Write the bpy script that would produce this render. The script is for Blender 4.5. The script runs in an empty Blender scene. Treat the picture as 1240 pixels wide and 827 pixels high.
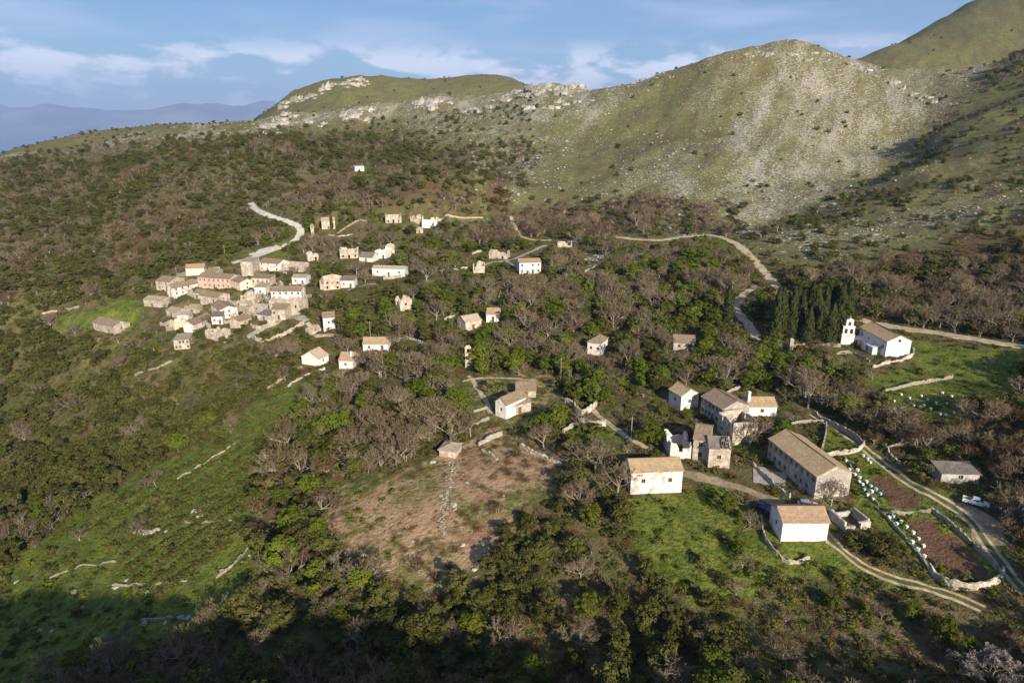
import bpy, math, random, time
import numpy as np
from mathutils import Vector, Matrix
T0 = time.time()
random.seed(7)
rng = np.random.default_rng(11)
scene = bpy.context.scene
R = math.radians

# ---------------------------------------------------------------- camera
F_PX = 823.0                      # focal length in pixels of a 1240 px wide picture
PITCH = R(17.7)
CAM_Z = 80.0
cam_d = bpy.data.cameras.new('camera')
cam = bpy.data.objects.new('camera', cam_d)
scene.collection.objects.link(cam)
cam_d.sensor_width = 36.0
cam_d.lens = 36.0 * F_PX / 1240.0
cam_d.clip_start = 0.5
cam_d.clip_end = 120000.0
cam.location = (0, 0, CAM_Z)
cam.rotation_euler = (R(90) - PITCH, 0, 0)
scene.camera = cam

# ---------------------------------------------------------------- sky, sun, exposure
SUN_EL, SUN_AZ = R(22.5), R(23.0)         # azimuth: to the right of straight behind the camera
sun_vec = Vector((math.sin(SUN_AZ) * math.cos(SUN_EL), -math.cos(SUN_AZ) * math.cos(SUN_EL), math.sin(SUN_EL)))
world = bpy.data.worlds.new('World')
scene.world = world
world.use_nodes = True
nt = world.node_tree
nt.nodes.clear()
wo = nt.nodes.new('ShaderNodeOutputWorld')
bg = nt.nodes.new('ShaderNodeBackground')
bg.inputs['Strength'].default_value = 0.05
sky = nt.nodes.new('ShaderNodeTexSky')
sky.sky_type = 'NISHITA'
sky.sun_disc = False
sky.sun_elevation = SUN_EL
sky.sun_rotation = math.pi - SUN_AZ
sky.altitude = 400
sky.air_density = 1.0
sky.dust_density = 0.25
sky.ozone_density = 3.5


def wn(kind, **kw):
    n = nt.nodes.new(kind)
    for k, v in kw.items():
        setattr(n, k, v)
    return n


def wmath(op, a, b=None, c=None, clamp=False):
    n = wn('ShaderNodeMath', operation=op, use_clamp=clamp)
    for i, v in enumerate((a, b, c)):
        if v is None:
            continue
        if isinstance(v, (int, float)):
            n.inputs[i].default_value = v
        else:
            nt.links.new(v, n.inputs[i])
    return n.outputs[0]


tc = wn('ShaderNodeTexCoord')
sep = wn('ShaderNodeSeparateXYZ')
nt.links.new(tc.outputs['Generated'], sep.inputs[0])
hlen = wmath('SQRT', wmath('ADD', wmath('MULTIPLY', sep.outputs[0], sep.outputs[0]), wmath('MULTIPLY', sep.outputs[1], sep.outputs[1])))
elev = wmath('ARCTAN2', sep.outputs[2], hlen)
azim = wmath('ARCTAN2', sep.outputs[0], sep.outputs[1])


CO1, CO2 = 2.3, 7.7


def cloud_noise(sx, sy, scale, detail, rough, lo, hi, off):
    cmb = wn('ShaderNodeCombineXYZ')
    nt.links.new(wmath('MULTIPLY', azim, sx), cmb.inputs[0])
    nt.links.new(wmath('MULTIPLY', elev, sy), cmb.inputs[1])
    cmb.inputs[2].default_value = off
    n = wn('ShaderNodeTexNoise')
    n.inputs['Scale'].default_value = scale
    n.inputs['Detail'].default_value = detail
    n.inputs['Roughness'].default_value = rough
    n.inputs['Distortion'].default_value = 0.25
    nt.links.new(cmb.outputs[0], n.inputs['Vector'])
    m = wn('ShaderNodeMapRange', clamp=True)
    m.interpolation_type = 'SMOOTHSTEP'
    m.inputs[1].default_value = lo
    m.inputs[2].default_value = hi
    nt.links.new(n.outputs['Fac'], m.inputs[0])
    return m.outputs[0]


def band(e0, e1, e2, e3):
    a = wn('ShaderNodeMapRange', clamp=True); a.interpolation_type = 'SMOOTHSTEP'
    a.inputs[1].default_value = R(e0); a.inputs[2].default_value = R(e1); nt.links.new(elev, a.inputs[0])
    b = wn('ShaderNodeMapRange', clamp=True); b.interpolation_type = 'SMOOTHSTEP'
    b.inputs[1].default_value = R(e2); b.inputs[2].default_value = R(e3); nt.links.new(elev, b.inputs[0])
    return wmath('MULTIPLY', a.outputs[0], wmath('SUBTRACT', 1.0, b.outputs[0]))


cirrus = wmath('MULTIPLY', cloud_noise(1.0, 6.5, 3.2, 6, 0.55, 0.42, 0.68, CO1), band(1.0, 4, 60, 90))
cumul = wmath('MULTIPLY', cloud_noise(1.0, 2.6, 9.0, 7, 0.58, 0.48, 0.60, CO2), band(0.5, 2.0, 4.2, 6.6))
veil = wmath('MULTIPLY', cloud_noise(1.0, 5.0, 1.6, 4, 0.5, 0.30, 0.75, 11.0), band(-2, 1, 70, 90))


def wmix(fac, a, col):
    m = wn('ShaderNodeMix', data_type='RGBA')
    nt.links.new(fac, m.inputs['Factor'])
    nt.links.new(a, m.inputs['A'])
    m.inputs['B'].default_value = (*col, 1)
    return m.outputs['Result']


# low haze whitens the first degrees above the horizon all round
hs = wn('ShaderNodeHueSaturation')
hs.inputs['Saturation'].default_value = 1.22
nt.links.new(sky.outputs[0], hs.inputs['Color'])
s1 = wmix(wmath('MULTIPLY', veil, 0.30), hs.outputs[0], (4.6, 6.2, 10.5))
s2 = wmix(wmath('MULTIPLY', cirrus, 0.5), s1, (8.0, 8.8, 12.0))
s3 = wmix(wmath('MULTIPLY', cumul, 0.75), s2, (16.5, 16.0, 16.6))
nt.links.new(s3, bg.inputs['Color'])
nt.links.new(bg.outputs[0], wo.inputs['Surface'])

sun_d = bpy.data.lights.new('sun', 'SUN')
sun_d.energy = 5.0
sun_d.angle = R(0.5)
sun_d.color = (1.0, 0.89, 0.71)
sun = bpy.data.objects.new('sun', sun_d)
scene.collection.objects.link(sun)
sun.rotation_euler = sun_vec.to_track_quat('Z', 'Y').to_euler()
sun.location = (150, -250, 300)

vs = scene.view_settings
vs.view_transform = 'Standard'
vs.look = 'None'
vs.exposure = 0.86
vs.gamma = 1.0
vs.use_curve_mapping = False
scene.cycles.max_bounces = 4
scene.cycles.diffuse_bounces = 2
scene.cycles.glossy_bounces = 2
scene.cycles.transmission_bounces = 3
scene.cycles.transparent_max_bounces = 6
scene.cycles.volume_bounces = 1
scene.cycles.use_denoising = True
scene.cycles.caustics_reflective = False
scene.cycles.caustics_refractive = False

# ---------------------------------------------------------------- projection helpers
CP, SP = math.cos(PITCH), math.sin(PITCH)


def ray(px, py):
    a = (px - 620.0) / F_PX
    v = (413.5 - py) / F_PX
    return np.array([a, CP + v * SP, v * CP - SP])


def project(x, y, z):
    zz = z - CAM_Z
    d = y * CP - zz * SP
    v = (y * SP + zz * CP) / np.where(np.abs(d) < 1e-3, 1e-3, d)
    a = x / np.where(np.abs(d) < 1e-3, 1e-3, d)
    return 620.0 + a * F_PX, 413.5 - v * F_PX, d


def pt_d(px, py, d):
    r = ray(px, py)
    return (r[0] * d, r[1] * d, CAM_Z + r[2] * d)


def pt_z(px, py, z):
    r = ray(px, py)
    d = (z - CAM_Z) / r[2]
    return (r[0] * d, r[1] * d, z)


# ---------------------------------------------------------------- noise (numpy gradient noise)
_perm = np.random.default_rng(3).permutation(512).astype(np.int64)
_perm = np.concatenate([_perm, _perm, _perm])
_ga = np.random.default_rng(4).uniform(0, 2 * np.pi, 512)
_gx, _gy = np.cos(_ga), np.sin(_ga)


def pnoise(x, y):
    xi = np.floor(x).astype(np.int64); yi = np.floor(y).astype(np.int64)
    xf = x - xi; yf = y - yi
    xi &= 511; yi &= 511
    u = xf * xf * xf * (xf * (xf * 6 - 15) + 10); v = yf * yf * yf * (yf * (yf * 6 - 15) + 10)

    def g(ix, iy, fx, fy):
        h = _perm[_perm[ix & 511] + (iy & 511)] & 511
        return _gx[h] * fx + _gy[h] * fy
    n00 = g(xi, yi, xf, yf); n10 = g(xi + 1, yi, xf - 1, yf)
    n01 = g(xi, yi + 1, xf, yf - 1); n11 = g(xi + 1, yi + 1, xf - 1, yf - 1)
    return (n00 * (1 - u) + n10 * u) * (1 - v) + (n01 * (1 - u) + n11 * u) * v


def fbm(x, y, scale, octv=4, rough=0.5):
    x = np.asarray(x, float) / scale; y = np.asarray(y, float) / scale
    t = np.zeros_like(x); a = 1.0
    for o in range(octv):
        t += a * pnoise(x + 17.3 * o, y - 9.1 * o)
        x = x * 2.03; y = y * 2.03; a *= rough
    return t


def sstep(a, b, x):
    t = np.clip((x - a) / (b - a), 0, 1)
    return t * t * (3 - 2 * t)


def poly_sd(px, py, poly):
    """signed distance in the same units as px,py: positive inside"""
    px = np.asarray(px, float); py = np.asarray(py, float)
    d2 = np.full(px.shape, 1e18); ins = np.zeros(px.shape, bool)
    n = len(poly)
    for i in range(n):
        x0, y0 = poly[i]; x1, y1 = poly[(i + 1) % n]
        ex, ey = x1 - x0, y1 - y0
        t = np.clip(((px - x0) * ex + (py - y0) * ey) / (ex * ex + ey * ey + 1e-9), 0, 1)
        d2 = np.minimum(d2, (px - x0 - t * ex) ** 2 + (py - y0 - t * ey) ** 2)
        c = ((y0 > py) != (y1 > py)) & (px < ex * (py - y0) / (ey if abs(ey) > 1e-9 else 1e-9) + x0)
        ins ^= c
    d = np.sqrt(d2)
    return np.where(ins, d, -d)


def line_dist(px, py, pts):
    px = np.asarray(px, float); py = np.asarray(py, float)
    d2 = np.full(px.shape, 1e18)
    for (x0, y0), (x1, y1) in zip(pts[:-1], pts[1:]):
        ex, ey = x1 - x0, y1 - y0
        t = np.clip(((px - x0) * ex + (py - y0) * ey) / (ex * ex + ey * ey + 1e-9), 0, 1)
        d2 = np.minimum(d2, (px - x0 - t * ex) ** 2 + (py - y0 - t * ey) ** 2)
    return np.sqrt(d2)


# ---------------------------------------------------------------- terrain heights
CTRL = []
for px, py, z in [
    # lowest rows
    (0, 827, -27), (150, 827, -20), (300, 827, -14), (460, 827, -10), (620, 827, -8), (780, 827, -6), (900, 827, -5), (1060, 827, -4), (1240, 827, -2),
    (0, 740, -31), (200, 740, -22), (400, 740, -11), (600, 740, -6), (800, 740, -4), (1000, 740, -2), (1180, 735, 0), (1240, 740, 1),
    (0, 650, -37), (90, 620, -33), (150, 660, -27), (280, 640, -15), (400, 650, -7), (560, 640, -3), (700, 640, -2), (830, 640, -1.5), (966, 655, 0), (1100, 655, 1.5), (1200, 690, 2),
    (1180, 610, 4), (1240, 600, 7), (1060, 590, 3), (985, 600, 2), (900, 590, 1), (800, 597, 0), (700, 560, 0), (600, 540, 0), (500, 560, -2), (420, 540, -6), (320, 560, -14), (220, 570, -24),
    (100, 520, -46), (0, 540, -55), (0, 470, -49), (120, 450, -37), (220, 470, -28), (170, 520, -40), (300, 480, -16), (380, 450, -7), (460, 480, -4), (560, 470, 0), (700, 480, 2), (800, 480, 3), (900, 520, 3.5), (1000, 500, 5), (1100, 480, 7), (1200, 500, 10),
    (1240, 470, 11), (1150, 430, 10.5), (1065, 430, 9.5), (960, 415, 10), (880, 400, 10), (800, 410, 7), (720, 420, 5), (620, 400, 5), (560, 400, 3), (480, 410, 0), (400, 400, -3), (330, 400, -6), (260, 400, -9), (200, 420, -14), (120, 400, -18), (40, 410, -32),
    (0, 370, -20), (100, 350, -10), (200, 345, -6), (260, 345, -3), (330, 345, 0), (400, 340, 3), (480, 345, 5), (560, 350, 7), (640, 335, 9), (720, 350, 10), (800, 340, 13), (880, 345, 14), (960, 350, 15), (1030, 385, 13), (1120, 400, 13), (1240, 420, 15),
    (0, 310, -3), (100, 300, 2), (200, 300, 4), (300, 300, 7), (400, 285, 10), (500, 285, 12), (600, 290, 13), (700, 285, 17), (800, 288, 18), (870, 285, 18),
    (0, 260, 12), (100, 250, 17), (200, 250, 19), (300, 250, 20), (400, 240, 24), (500, 240, 27), (600, 240, 30),
    (0, 215, 30), (100, 210, 36), (200, 205, 42), (300, 205, 44), (400, 200, 50), (500, 195, 55), (560, 200, 52),
    (150, 182, 54), (300, 175, 62), (0, 200, 38),
]:
    CTRL.append(pt_z(px, py, z))
for px, py, d in [
    # left ridge skyline
    (0, 189, 900), (60, 175, 950), (150, 163, 1000), (220, 158, 1000), (290, 153, 980),
    # front crest with white crags
    (320, 147, 900), (346, 131, 880), (385, 153, 860), (430, 124, 850), (478, 147, 840), (525, 113, 850), (566, 131, 835), (598, 114, 850), (620, 119, 840), (650, 101, 850), (680, 97, 840), (712, 108, 825),
    (400, 165, 800), (470, 160, 790), (540, 155, 760), (600, 160, 730), (600, 190, 640),
    # the main hill
    (745, 101, 815), (800, 84, 800), (860, 69, 790), (920, 56, 785), (965, 49, 780), (1010, 61, 765), (1050, 86, 735), (1100, 106, 690), (1148, 129, 630),
    (640, 140, 740), (620, 250, 480), (680, 250, 485), (700, 200, 590), (750, 150, 700), (800, 120, 735), (800, 230, 515), (860, 180, 600), (860, 110, 710), (860, 240, 490), (965, 110, 695), (965, 170, 605), (930, 220, 545),
    (900, 266, 475), (980, 232, 530), (1050, 140, 660), (1060, 188, 605), (1100, 160, 640),
    # right-hand spur, its edge in front of a gully
    (1150, 148, 560), (1100, 200, 492), (1040, 238, 440), (980, 268, 402),
    (1142, 160, 615), (1090, 212, 548), (1030, 250, 492), (968, 278, 446),
    (1240, 105, 590), (1200, 130, 575), (1240, 150, 510), (1240, 200, 435), (1240, 300, 322), (1240, 360, 268), (1160, 180, 505), (1100, 225, 470), (1000, 275, 400), (1000, 320, 330), (1100, 260, 405), (1170, 240, 405), (1100, 320, 318), (1170, 320, 305), (1000, 360, 282), (1180, 270, 360),
]:
    CTRL.append(pt_d(px, py, d))
CTRL += [  # off-frame and behind crests
    (-560, 1250, -60), (-300, 1250, -20), (0, 1150, 30), (180, 1000, 45), (330, 1000, 80), (450, 900, 110), (560, 820, 150), (560, 700, 160), (700, 560, 190), (480, 330, 82), (420, 240, 60), (320, 180, 30), (300, 130, 20), (420, 60, 50),
    (-1000, 1100, 0), (-1100, 700, -30), (-700, 420, -45), (-500, 300, -70), (-420, 180, -85), (-320, 100, -75), (-220, 60, -50),
    (-130, 60, -18), (0, 60, 2), (100, 60, 6), (200, 70, 6), (-140, 0, 22), (0, 0, 30), (110, 0, 18), (220, 0, 14),
    (-200, -60, 40), (-60, -60, 50), (40, -60, 62), (110, -60, 45), (200, -60, 14), (350, -60, 20), (-150, -150, 60), (0, -150, 60), (110, -150, 44), (220, -150, 20), (0, -350, 70), (300, -350, 20), (-400, -300, 20),
    (1000, 200, 200), (1200, 900, 350), (900, 1400, 150), (300, 1500, 20), (-1600, 1600, -200), (-1800, 600, -150), (-900, -100, -120),
]
CTRL = np.array(CTRL)


def rbf_fit(P, c=22.0, lam=0.6):
    n = len(P)
    dx = P[:, None, 0] - P[None, :, 0]; dy = P[:, None, 1] - P[None, :, 1]
    K = -np.sqrt(dx * dx + dy * dy + c * c)
    K += np.eye(n) * lam * 10
    A = np.zeros((n + 1, n + 1)); A[:n, :n] = K; A[:n, n] = 1; A[n, :n] = 1
    b = np.zeros(n + 1); b[:n] = P[:, 2]
    return np.linalg.solve(A, b)


RW = rbf_fit(CTRL)


def rbf_eval(x, y, c=22.0):
    s = x.shape; x = x.ravel(); y = y.ravel(); out = np.empty(x.size)
    for i in range(0, x.size, 20000):
        xs_, ys_ = x[i:i + 20000, None], y[i:i + 20000, None]
        K = -np.sqrt((xs_ - CTRL[None, :, 0]) ** 2 + (ys_ - CTRL[None, :, 1]) ** 2 + c * c)
        out[i:i + 20000] = K @ RW[:-1] + RW[-1]
    return out.reshape(s)


def ridge(x, y, crest, slope, back, rnd):
    C = np.array([pt_d(*c) for c in crest])
    yc = np.interp(x, C[:, 0], C[:, 1]); zc = np.interp(x, C[:, 0], C[:, 2], left=-300, right=C[-1, 2])
    dy = y - yc
    dist = np.sqrt(dy * dy + rnd * rnd) - rnd
    return zc - dist * np.where(dy < 0, slope, back)


BACK_RIDGE = [(250, 175, 1250), (310, 148, 1230), (340, 126, 1200), (365, 109, 1180), (400, 99, 1180), (440, 92, 1180), (480, 97, 1250), (520, 98, 1330), (560, 93, 1350), (590, 91, 1350), (620, 97, 1340), (660, 108, 1300), (720, 125, 1280), (800, 150, 1280)]
FAR_MOUNT = [(900, 150, 1000), (1000, 95, 1010), (1040, 73, 1020), (1080, 58, 1060), (1120, 40, 1100), (1160, 17, 1130), (1190, -2, 1150), (1240, -28, 1180), (1400, -110, 1250), (1700, -220, 1300)]


def axis(lo, hi, a, b, s0, g):
    v = [a]
    while v[-1] < b:
        v.append(v[-1] + s0)
    while v[-1] < hi:
        v.append(v[-1] + s0 + g * (v[-1] - b))
    w = [a]
    while w[-1] > lo:
        w.append(w[-1] - s0 - g * (a - w[-1]))
    return np.array(w[:0:-1] + v)


XS = axis(-2800, 2800, -170, 250, 1.7, 0.02)
YS = axis(-420, 3600, 84, 320, 1.7, 0.013)
GX, GY = np.meshgrid(XS, YS)
GZ = rbf_eval(GX, GY)
GZ = np.maximum(GZ, ridge(GX, GY, BACK_RIDGE, 0.34, 0.4, 60))
zf = ridge(GX, GY, FAR_MOUNT, 0.42, 0.4, 80)
k = 6.0
GZ = np.maximum(GZ, zf)
# land falls away to the sea behind the ridges
rad = np.sqrt((GX * 0.9) ** 2 + GY ** 2)
GZ = GZ - np.clip((GY - 1500 - np.clip(GX, 0, 900) * 0.5) / 1800, 0, 1) ** 1.2 * 620
hillness = sstep(380, 560, GY) * sstep(-250, 150, GX) + sstep(700, 900, GY) * sstep(0, -300, GX) + sstep(230, 330, GX + 0.25 * (GY - 250)) * sstep(180, 300, GY)
hillness = np.clip(hillness, 0, 1)
_s = (2 * GX - GY) * .447; _t = (GX + 2 * GY) * .447
GZ = GZ + fbm(_s, _t * 0.28, 34, 4, 0.55) * 2.4 * hillness + fbm(GX, GY, 90, 4) * (0.6 + 4.6 * hillness) + fbm(GX, GY, 14, 3) * (0.25 + 0.75 * hillness) + fbm(GX + 50, GY, 260, 3) * 8 * hillness * sstep(500, 700, GY)

GZ = np.maximum(GZ, -476 + 0.002 * np.abs(GX))


def height(x, y):
    x = np.asarray(x, float); y = np.asarray(y, float)
    i = np.clip(np.searchsorted(XS, x) - 1, 0, len(XS) - 2); j = np.clip(np.searchsorted(YS, y) - 1, 0, len(YS) - 2)
    u = np.clip((x - XS[i]) / (XS[i + 1] - XS[i]), 0, 1); v = np.clip((y - YS[j]) / (YS[j + 1] - YS[j]), 0, 1)
    return (GZ[j, i] * (1 - u) + GZ[j, i + 1] * u) * (1 - v) + (GZ[j + 1, i] * (1 - u) + GZ[j + 1, i + 1] * u) * v


_ts = np.concatenate([np.arange(70, 500, 0.75), np.arange(500, 2500, 2.0)])


def ground(px, py):
    """the point of the terrain seen at that pixel of the 1240 x 827 picture"""
    r = ray(px, py)
    P = r[None, :] * _ts[:, None]
    dz = CAM_Z + P[:, 2] - height(P[:, 0], P[:, 1])
    w = np.where(dz <= 0)[0]
    if len(w) == 0:
        i = int(np.argmin(dz)); t = _ts[i]
    else:
        i = w[0]
        if i == 0:
            t = _ts[0]
        else:
            t = _ts[i - 1] + (_ts[i] - _ts[i - 1]) * dz[i - 1] / (dz[i - 1] - dz[i] + 1e-9)
    p = r * t
    return np.array([p[0], p[1], float(height(p[0], p[1]))])

# ---------------------------------------------------------------- materials
def new_mat(name):
    m = bpy.data.materials.new(name)
    m.use_nodes = True
    n = m.node_tree
    n.nodes.clear()
    out = n.nodes.new('ShaderNodeOutputMaterial')
    return m, n, out


class NB:
    """small node builder"""
    def __init__(s, name):
        s.m, s.t, s.out = new_mat(name)

    def n(s, kind, **kw):
        nd = s.t.nodes.new(kind)
        for k_, v_ in kw.items():
            setattr(nd, k_, v_)
        return nd

    def set(s, sock, v):
        if isinstance(v, bpy.types.NodeSocket):
            s.t.links.new(v, sock)
        elif isinstance(v, (tuple, list)) and len(v) == 3 and sock.type == 'RGBA':
            sock.default_value = (*v, 1)
        else:
            sock.default_value = v

    def math(s, op, a, b=0.0, clamp=False):
        nd = s.n('ShaderNodeMath', operation=op, use_clamp=clamp)
        s.set(nd.inputs[0], a); s.set(nd.inputs[1], b)
        return nd.outputs[0]

    def mix(s, f, a, b, blend='MIX'):
        nd = s.n('ShaderNodeMix', data_type='RGBA', blend_type=blend)
        s.set(nd.inputs['Factor'], f); s.set(nd.inputs['A'], a); s.set(nd.inputs['B'], b)
        return nd.outputs['Result']

    def noise(s, vec, scale, detail=4, rough=0.5, dist=0.0):
        nd = s.n('ShaderNodeTexNoise')
        if vec is not None:
            s.set(nd.inputs['Vector'], vec)
        nd.inputs['Scale'].default_value = scale; nd.inputs['Detail'].default_value = detail
        nd.inputs['Roughness'].default_value = rough; nd.inputs['Distortion'].default_value = dist
        return nd.outputs['Fac']

    def ramp(s, v, lo, hi):
        nd = s.n('ShaderNodeMapRange', clamp=True)
        nd.interpolation_type = 'SMOOTHSTEP'
        s.set(nd.inputs[0], v); s.set(nd.inputs[1], lo); s.set(nd.inputs[2], hi)
        return nd.outputs[0]

    def attr(s, name):
        nd = s.n('ShaderNodeAttribute', attribute_name=name)
        return nd.outputs['Fac']

    def coord(s, which='Object'):
        return s.n('ShaderNodeTexCoord').outputs[which]

    def pos(s):
        return s.n('ShaderNodeNewGeometry').outputs['Position']

    def scaled(s, vec, sx, sy, sz):
        nd = s.n('ShaderNodeVectorMath', operation='MULTIPLY')
        s.set(nd.inputs[0], vec); nd.inputs[1].default_value = (sx, sy, sz)
        return nd.outputs[0]

    def rand(s):
        return s.n('ShaderNodeObjectInfo').outputs['Random']

    def bump(s, h, dist, strength=1.0):
        nd = s.n('ShaderNodeBump')
        s.set(nd.inputs['Height'], h)
        nd.inputs['Distance'].default_value = dist; nd.inputs['Strength'].default_value = strength
        return nd.outputs['Normal']

    def finish(s, col, rough=0.9, normal=None, spec=0.2, metallic=0.0, emit=None):
        b = s.n('ShaderNodeBsdfPrincipled')
        s.set(b.inputs['Base Color'], col); s.set(b.inputs['Roughness'], rough)
        b.inputs['Specular IOR Level'].default_value = spec
        b.inputs['Metallic'].default_value = metallic
        if normal is not None:
            s.set(b.inputs['Normal'], normal)
        s.t.links.new(b.outputs[0], s.out.inputs['Surface'])
        return s.m


def mat_terrain():
    b = NB('hillside ground')
    p = b.pos()
    flat = b.scaled(p, 1, 1, 0.35)
    nA = b.noise(flat, 0.035, 5, 0.6)
    nB = b.noise(flat, 0.22, 5, 0.62)
    nC = b.noise(flat, 1.1, 3, 0.6)
    nD = b.noise(flat, 0.5, 3, 0.6)
    nE = b.noise(p, 2.6, 2, 0.6)
    sx = b.n('ShaderNodeSeparateXYZ'); b.set(sx.inputs[0], p)
    cs = b.n('ShaderNodeCombineXYZ')
    b.set(cs.inputs[0], b.math('MULTIPLY', b.math('SUBTRACT', b.math('MULTIPLY', sx.outputs[0], 2.0), sx.outputs[1]), 0.447 * 0.055))
    b.set(cs.inputs[1], b.math('MULTIPLY', b.math('ADD', sx.outputs[0], b.math('MULTIPLY', sx.outputs[1], 2.0)), 0.447 * 0.014))
    scrub = b.mix(b.ramp(nB, 0.35, 0.68), (0.078, 0.078, 0.026), (0.175, 0.128, 0.068))
    scrub = b.mix(b.ramp(nA, 0.45, 0.65), scrub, (0.095, 0.105, 0.028))
    grass = b.mix(b.ramp(nB, 0.33, 0.66), (0.080, 0.118, 0.014), (0.175, 0.195, 0.034))
    grass = b.mix(b.ramp(nC, 0.48, 0.68), grass, (0.052, 0.072, 0.012))
    grass = b.mix(b.math('MULTIPLY', b.ramp(nE, 0.5, 0.7), 0.6), grass, (0.16, 0.15, 0.06))
    hill = b.mix(b.ramp(nB, 0.30, 0.70), (0.100, 0.108, 0.032), (0.190, 0.172, 0.072))
    hill = b.mix(b.math('MULTIPLY', b.ramp(b.noise(cs.outputs[0], 1.7, 4, 0.6), 0.44, 0.62), 0.8), hill, (0.118, 0.088, 0.046))
    hill = b.mix(b.math('MULTIPLY', b.ramp(nC, 0.48, 0.62), 0.7), hill, (0.080, 0.078, 0.030))
    hill = b.mix(b.math('MULTIPLY', b.ramp(nD, 0.52, 0.68), 0.6), hill, (0.235, 0.205, 0.115))
    heath = b.mix(b.ramp(nB, 0.35, 0.65), (0.080, 0.055, 0.032), (0.130, 0.088, 0.050))
    heath = b.mix(b.math('MULTIPLY', b.ramp(nD, 0.45, 0.65), 0.6), heath, (0.10, 0.092, 0.040))
    soil = b.mix(b.ramp(nD, 0.3, 0.7), (0.105, 0.058, 0.033), (0.150, 0.088, 0.052))
    dirt = b.mix(b.ramp(nB, 0.35, 0.65), (0.215, 0.128, 0.072), (0.380, 0.252, 0.150))
    dirt = b.mix(b.math('MULTIPLY', b.ramp(nA, 0.46, 0.60), 0.85), dirt, (0.140, 0.140, 0.038))
    dirt = b.mix(b.math('MULTIPLY', b.ramp(nD, 0.52, 0.68), 0.75), dirt, (0.36, 0.27, 0.17))
    brk = b.math('ADD', b.math('MULTIPLY', b.math('SUBTRACT', nD, 0.5), 1.3), b.math('MULTIPLY', b.math('SUBTRACT', nB, 0.5), 1.3))

    def edge(name):
        a = b.attr(name)
        return b.ramp(b.math('ADD', a, brk), 0.32, 0.68)
    c = b.mix(edge('z_hill'), scrub, hill)
    c = b.mix(edge('z_heath'), c, heath)
    c = b.mix(edge('z_grass'), c, grass)
    c = b.mix(edge('z_dirt'), c, dirt)
    c = b.mix(b.ramp(b.math('ADD', b.attr('z_soil'), b.math('MULTIPLY', brk, 0.3)), 0.4, 0.6), c, soil)
    # limestone showing through
    str_ = b.n('ShaderNodeMapping'); str_.inputs['Rotation'].default_value = (0, 0, R(35)); str_.inputs['Scale'].default_value = (0.5, 0.6, 0.9)
    b.set(str_.inputs['Vector'], p)
    nR = b.noise(str_.outputs[0], 1.0, 6, 0.68, 0.3)
    nR2 = b.noise(cs.outputs[0], 1.0, 5, 0.6)
    rk = b.attr('z_rock')
    thr = b.math('SUBTRACT', 0.72, b.math('MULTIPLY', rk, b.math('ADD', 0.212, b.math('MULTIPLY', b.math('SUBTRACT', nR2, 0.5), 0.42))))
    rmask = b.math('MULTIPLY', b.ramp(b.math('SUBTRACT', nR, thr), 0.0, 0.06), 0.85)
    rcol = b.mix(b.ramp(nC, 0.3, 0.7), (0.24, 0.22, 0.18), (0.50, 0.465, 0.405))
    c = b.mix(rmask, c, rcol)
    hgt = b.math('ADD', b.math('MULTIPLY', nC, 0.5), b.math('MULTIPLY', nE, 0.25))
    return b.finish(c, 0.95, b.bump(hgt, 1.0, 0.9), 0.1)


def mat_simple(name, c1, c2, scale=1.0, rough=0.9, bump=0.0, lo=0.35, hi=0.65, spec=0.2, c3=None, coord='Object', varia=0.0):
    b = NB(name)
    v = b.coord(coord) if coord != 'Pos' else b.pos()
    n1 = b.noise(v, scale, 5, 0.6)
    c = b.mix(b.ramp(n1, lo, hi), c1, c2)
    n2 = b.noise(v, scale * 4.3, 4, 0.6)
    if c3 is not None:
        c = b.mix(b.ramp(n2, 0.55, 0.70), c, c3)
    if varia:
        hs = b.n('ShaderNodeHueSaturation')
        b.set(hs.inputs['Value'], b.math('ADD', 1 - varia, b.math('MULTIPLY', b.rand(), 2 * varia)))
        b.set(hs.inputs['Color'], c)
        c = hs.outputs['Color']
    nm = b.bump(n2, bump) if bump else None
    return b.finish(c, rough, nm, spec)


def mat_leaf(name, c1, c2, c3, trans=0.3, varia=0.28):
    b = NB(name)
    v = b.coord('Object')
    n1 = b.noise(v, 0.8, 3, 0.6)
    at = b.attr('tint')
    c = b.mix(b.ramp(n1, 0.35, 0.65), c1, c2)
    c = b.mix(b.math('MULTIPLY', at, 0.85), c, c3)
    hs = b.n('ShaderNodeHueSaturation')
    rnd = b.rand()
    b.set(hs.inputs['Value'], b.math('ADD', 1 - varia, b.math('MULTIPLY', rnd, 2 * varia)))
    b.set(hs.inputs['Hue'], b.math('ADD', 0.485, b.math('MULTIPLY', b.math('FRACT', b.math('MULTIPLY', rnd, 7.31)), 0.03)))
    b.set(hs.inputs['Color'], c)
    d = b.n('ShaderNodeBsdfDiffuse'); t = b.n('ShaderNodeBsdfTranslucent')
    b.set(d.inputs['Color'], hs.outputs[0]); b.set(t.inputs['Color'], hs.outputs[0])
    mx = b.n('ShaderNodeMixShader'); mx.inputs[0].default_value = trans
    b.t.links.new(d.outputs[0], mx.inputs[1]); b.t.links.new(t.outputs[0], mx.inputs[2])
    b.t.links.new(mx.outputs[0], b.out.inputs['Surface'])
    return b.m


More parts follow.
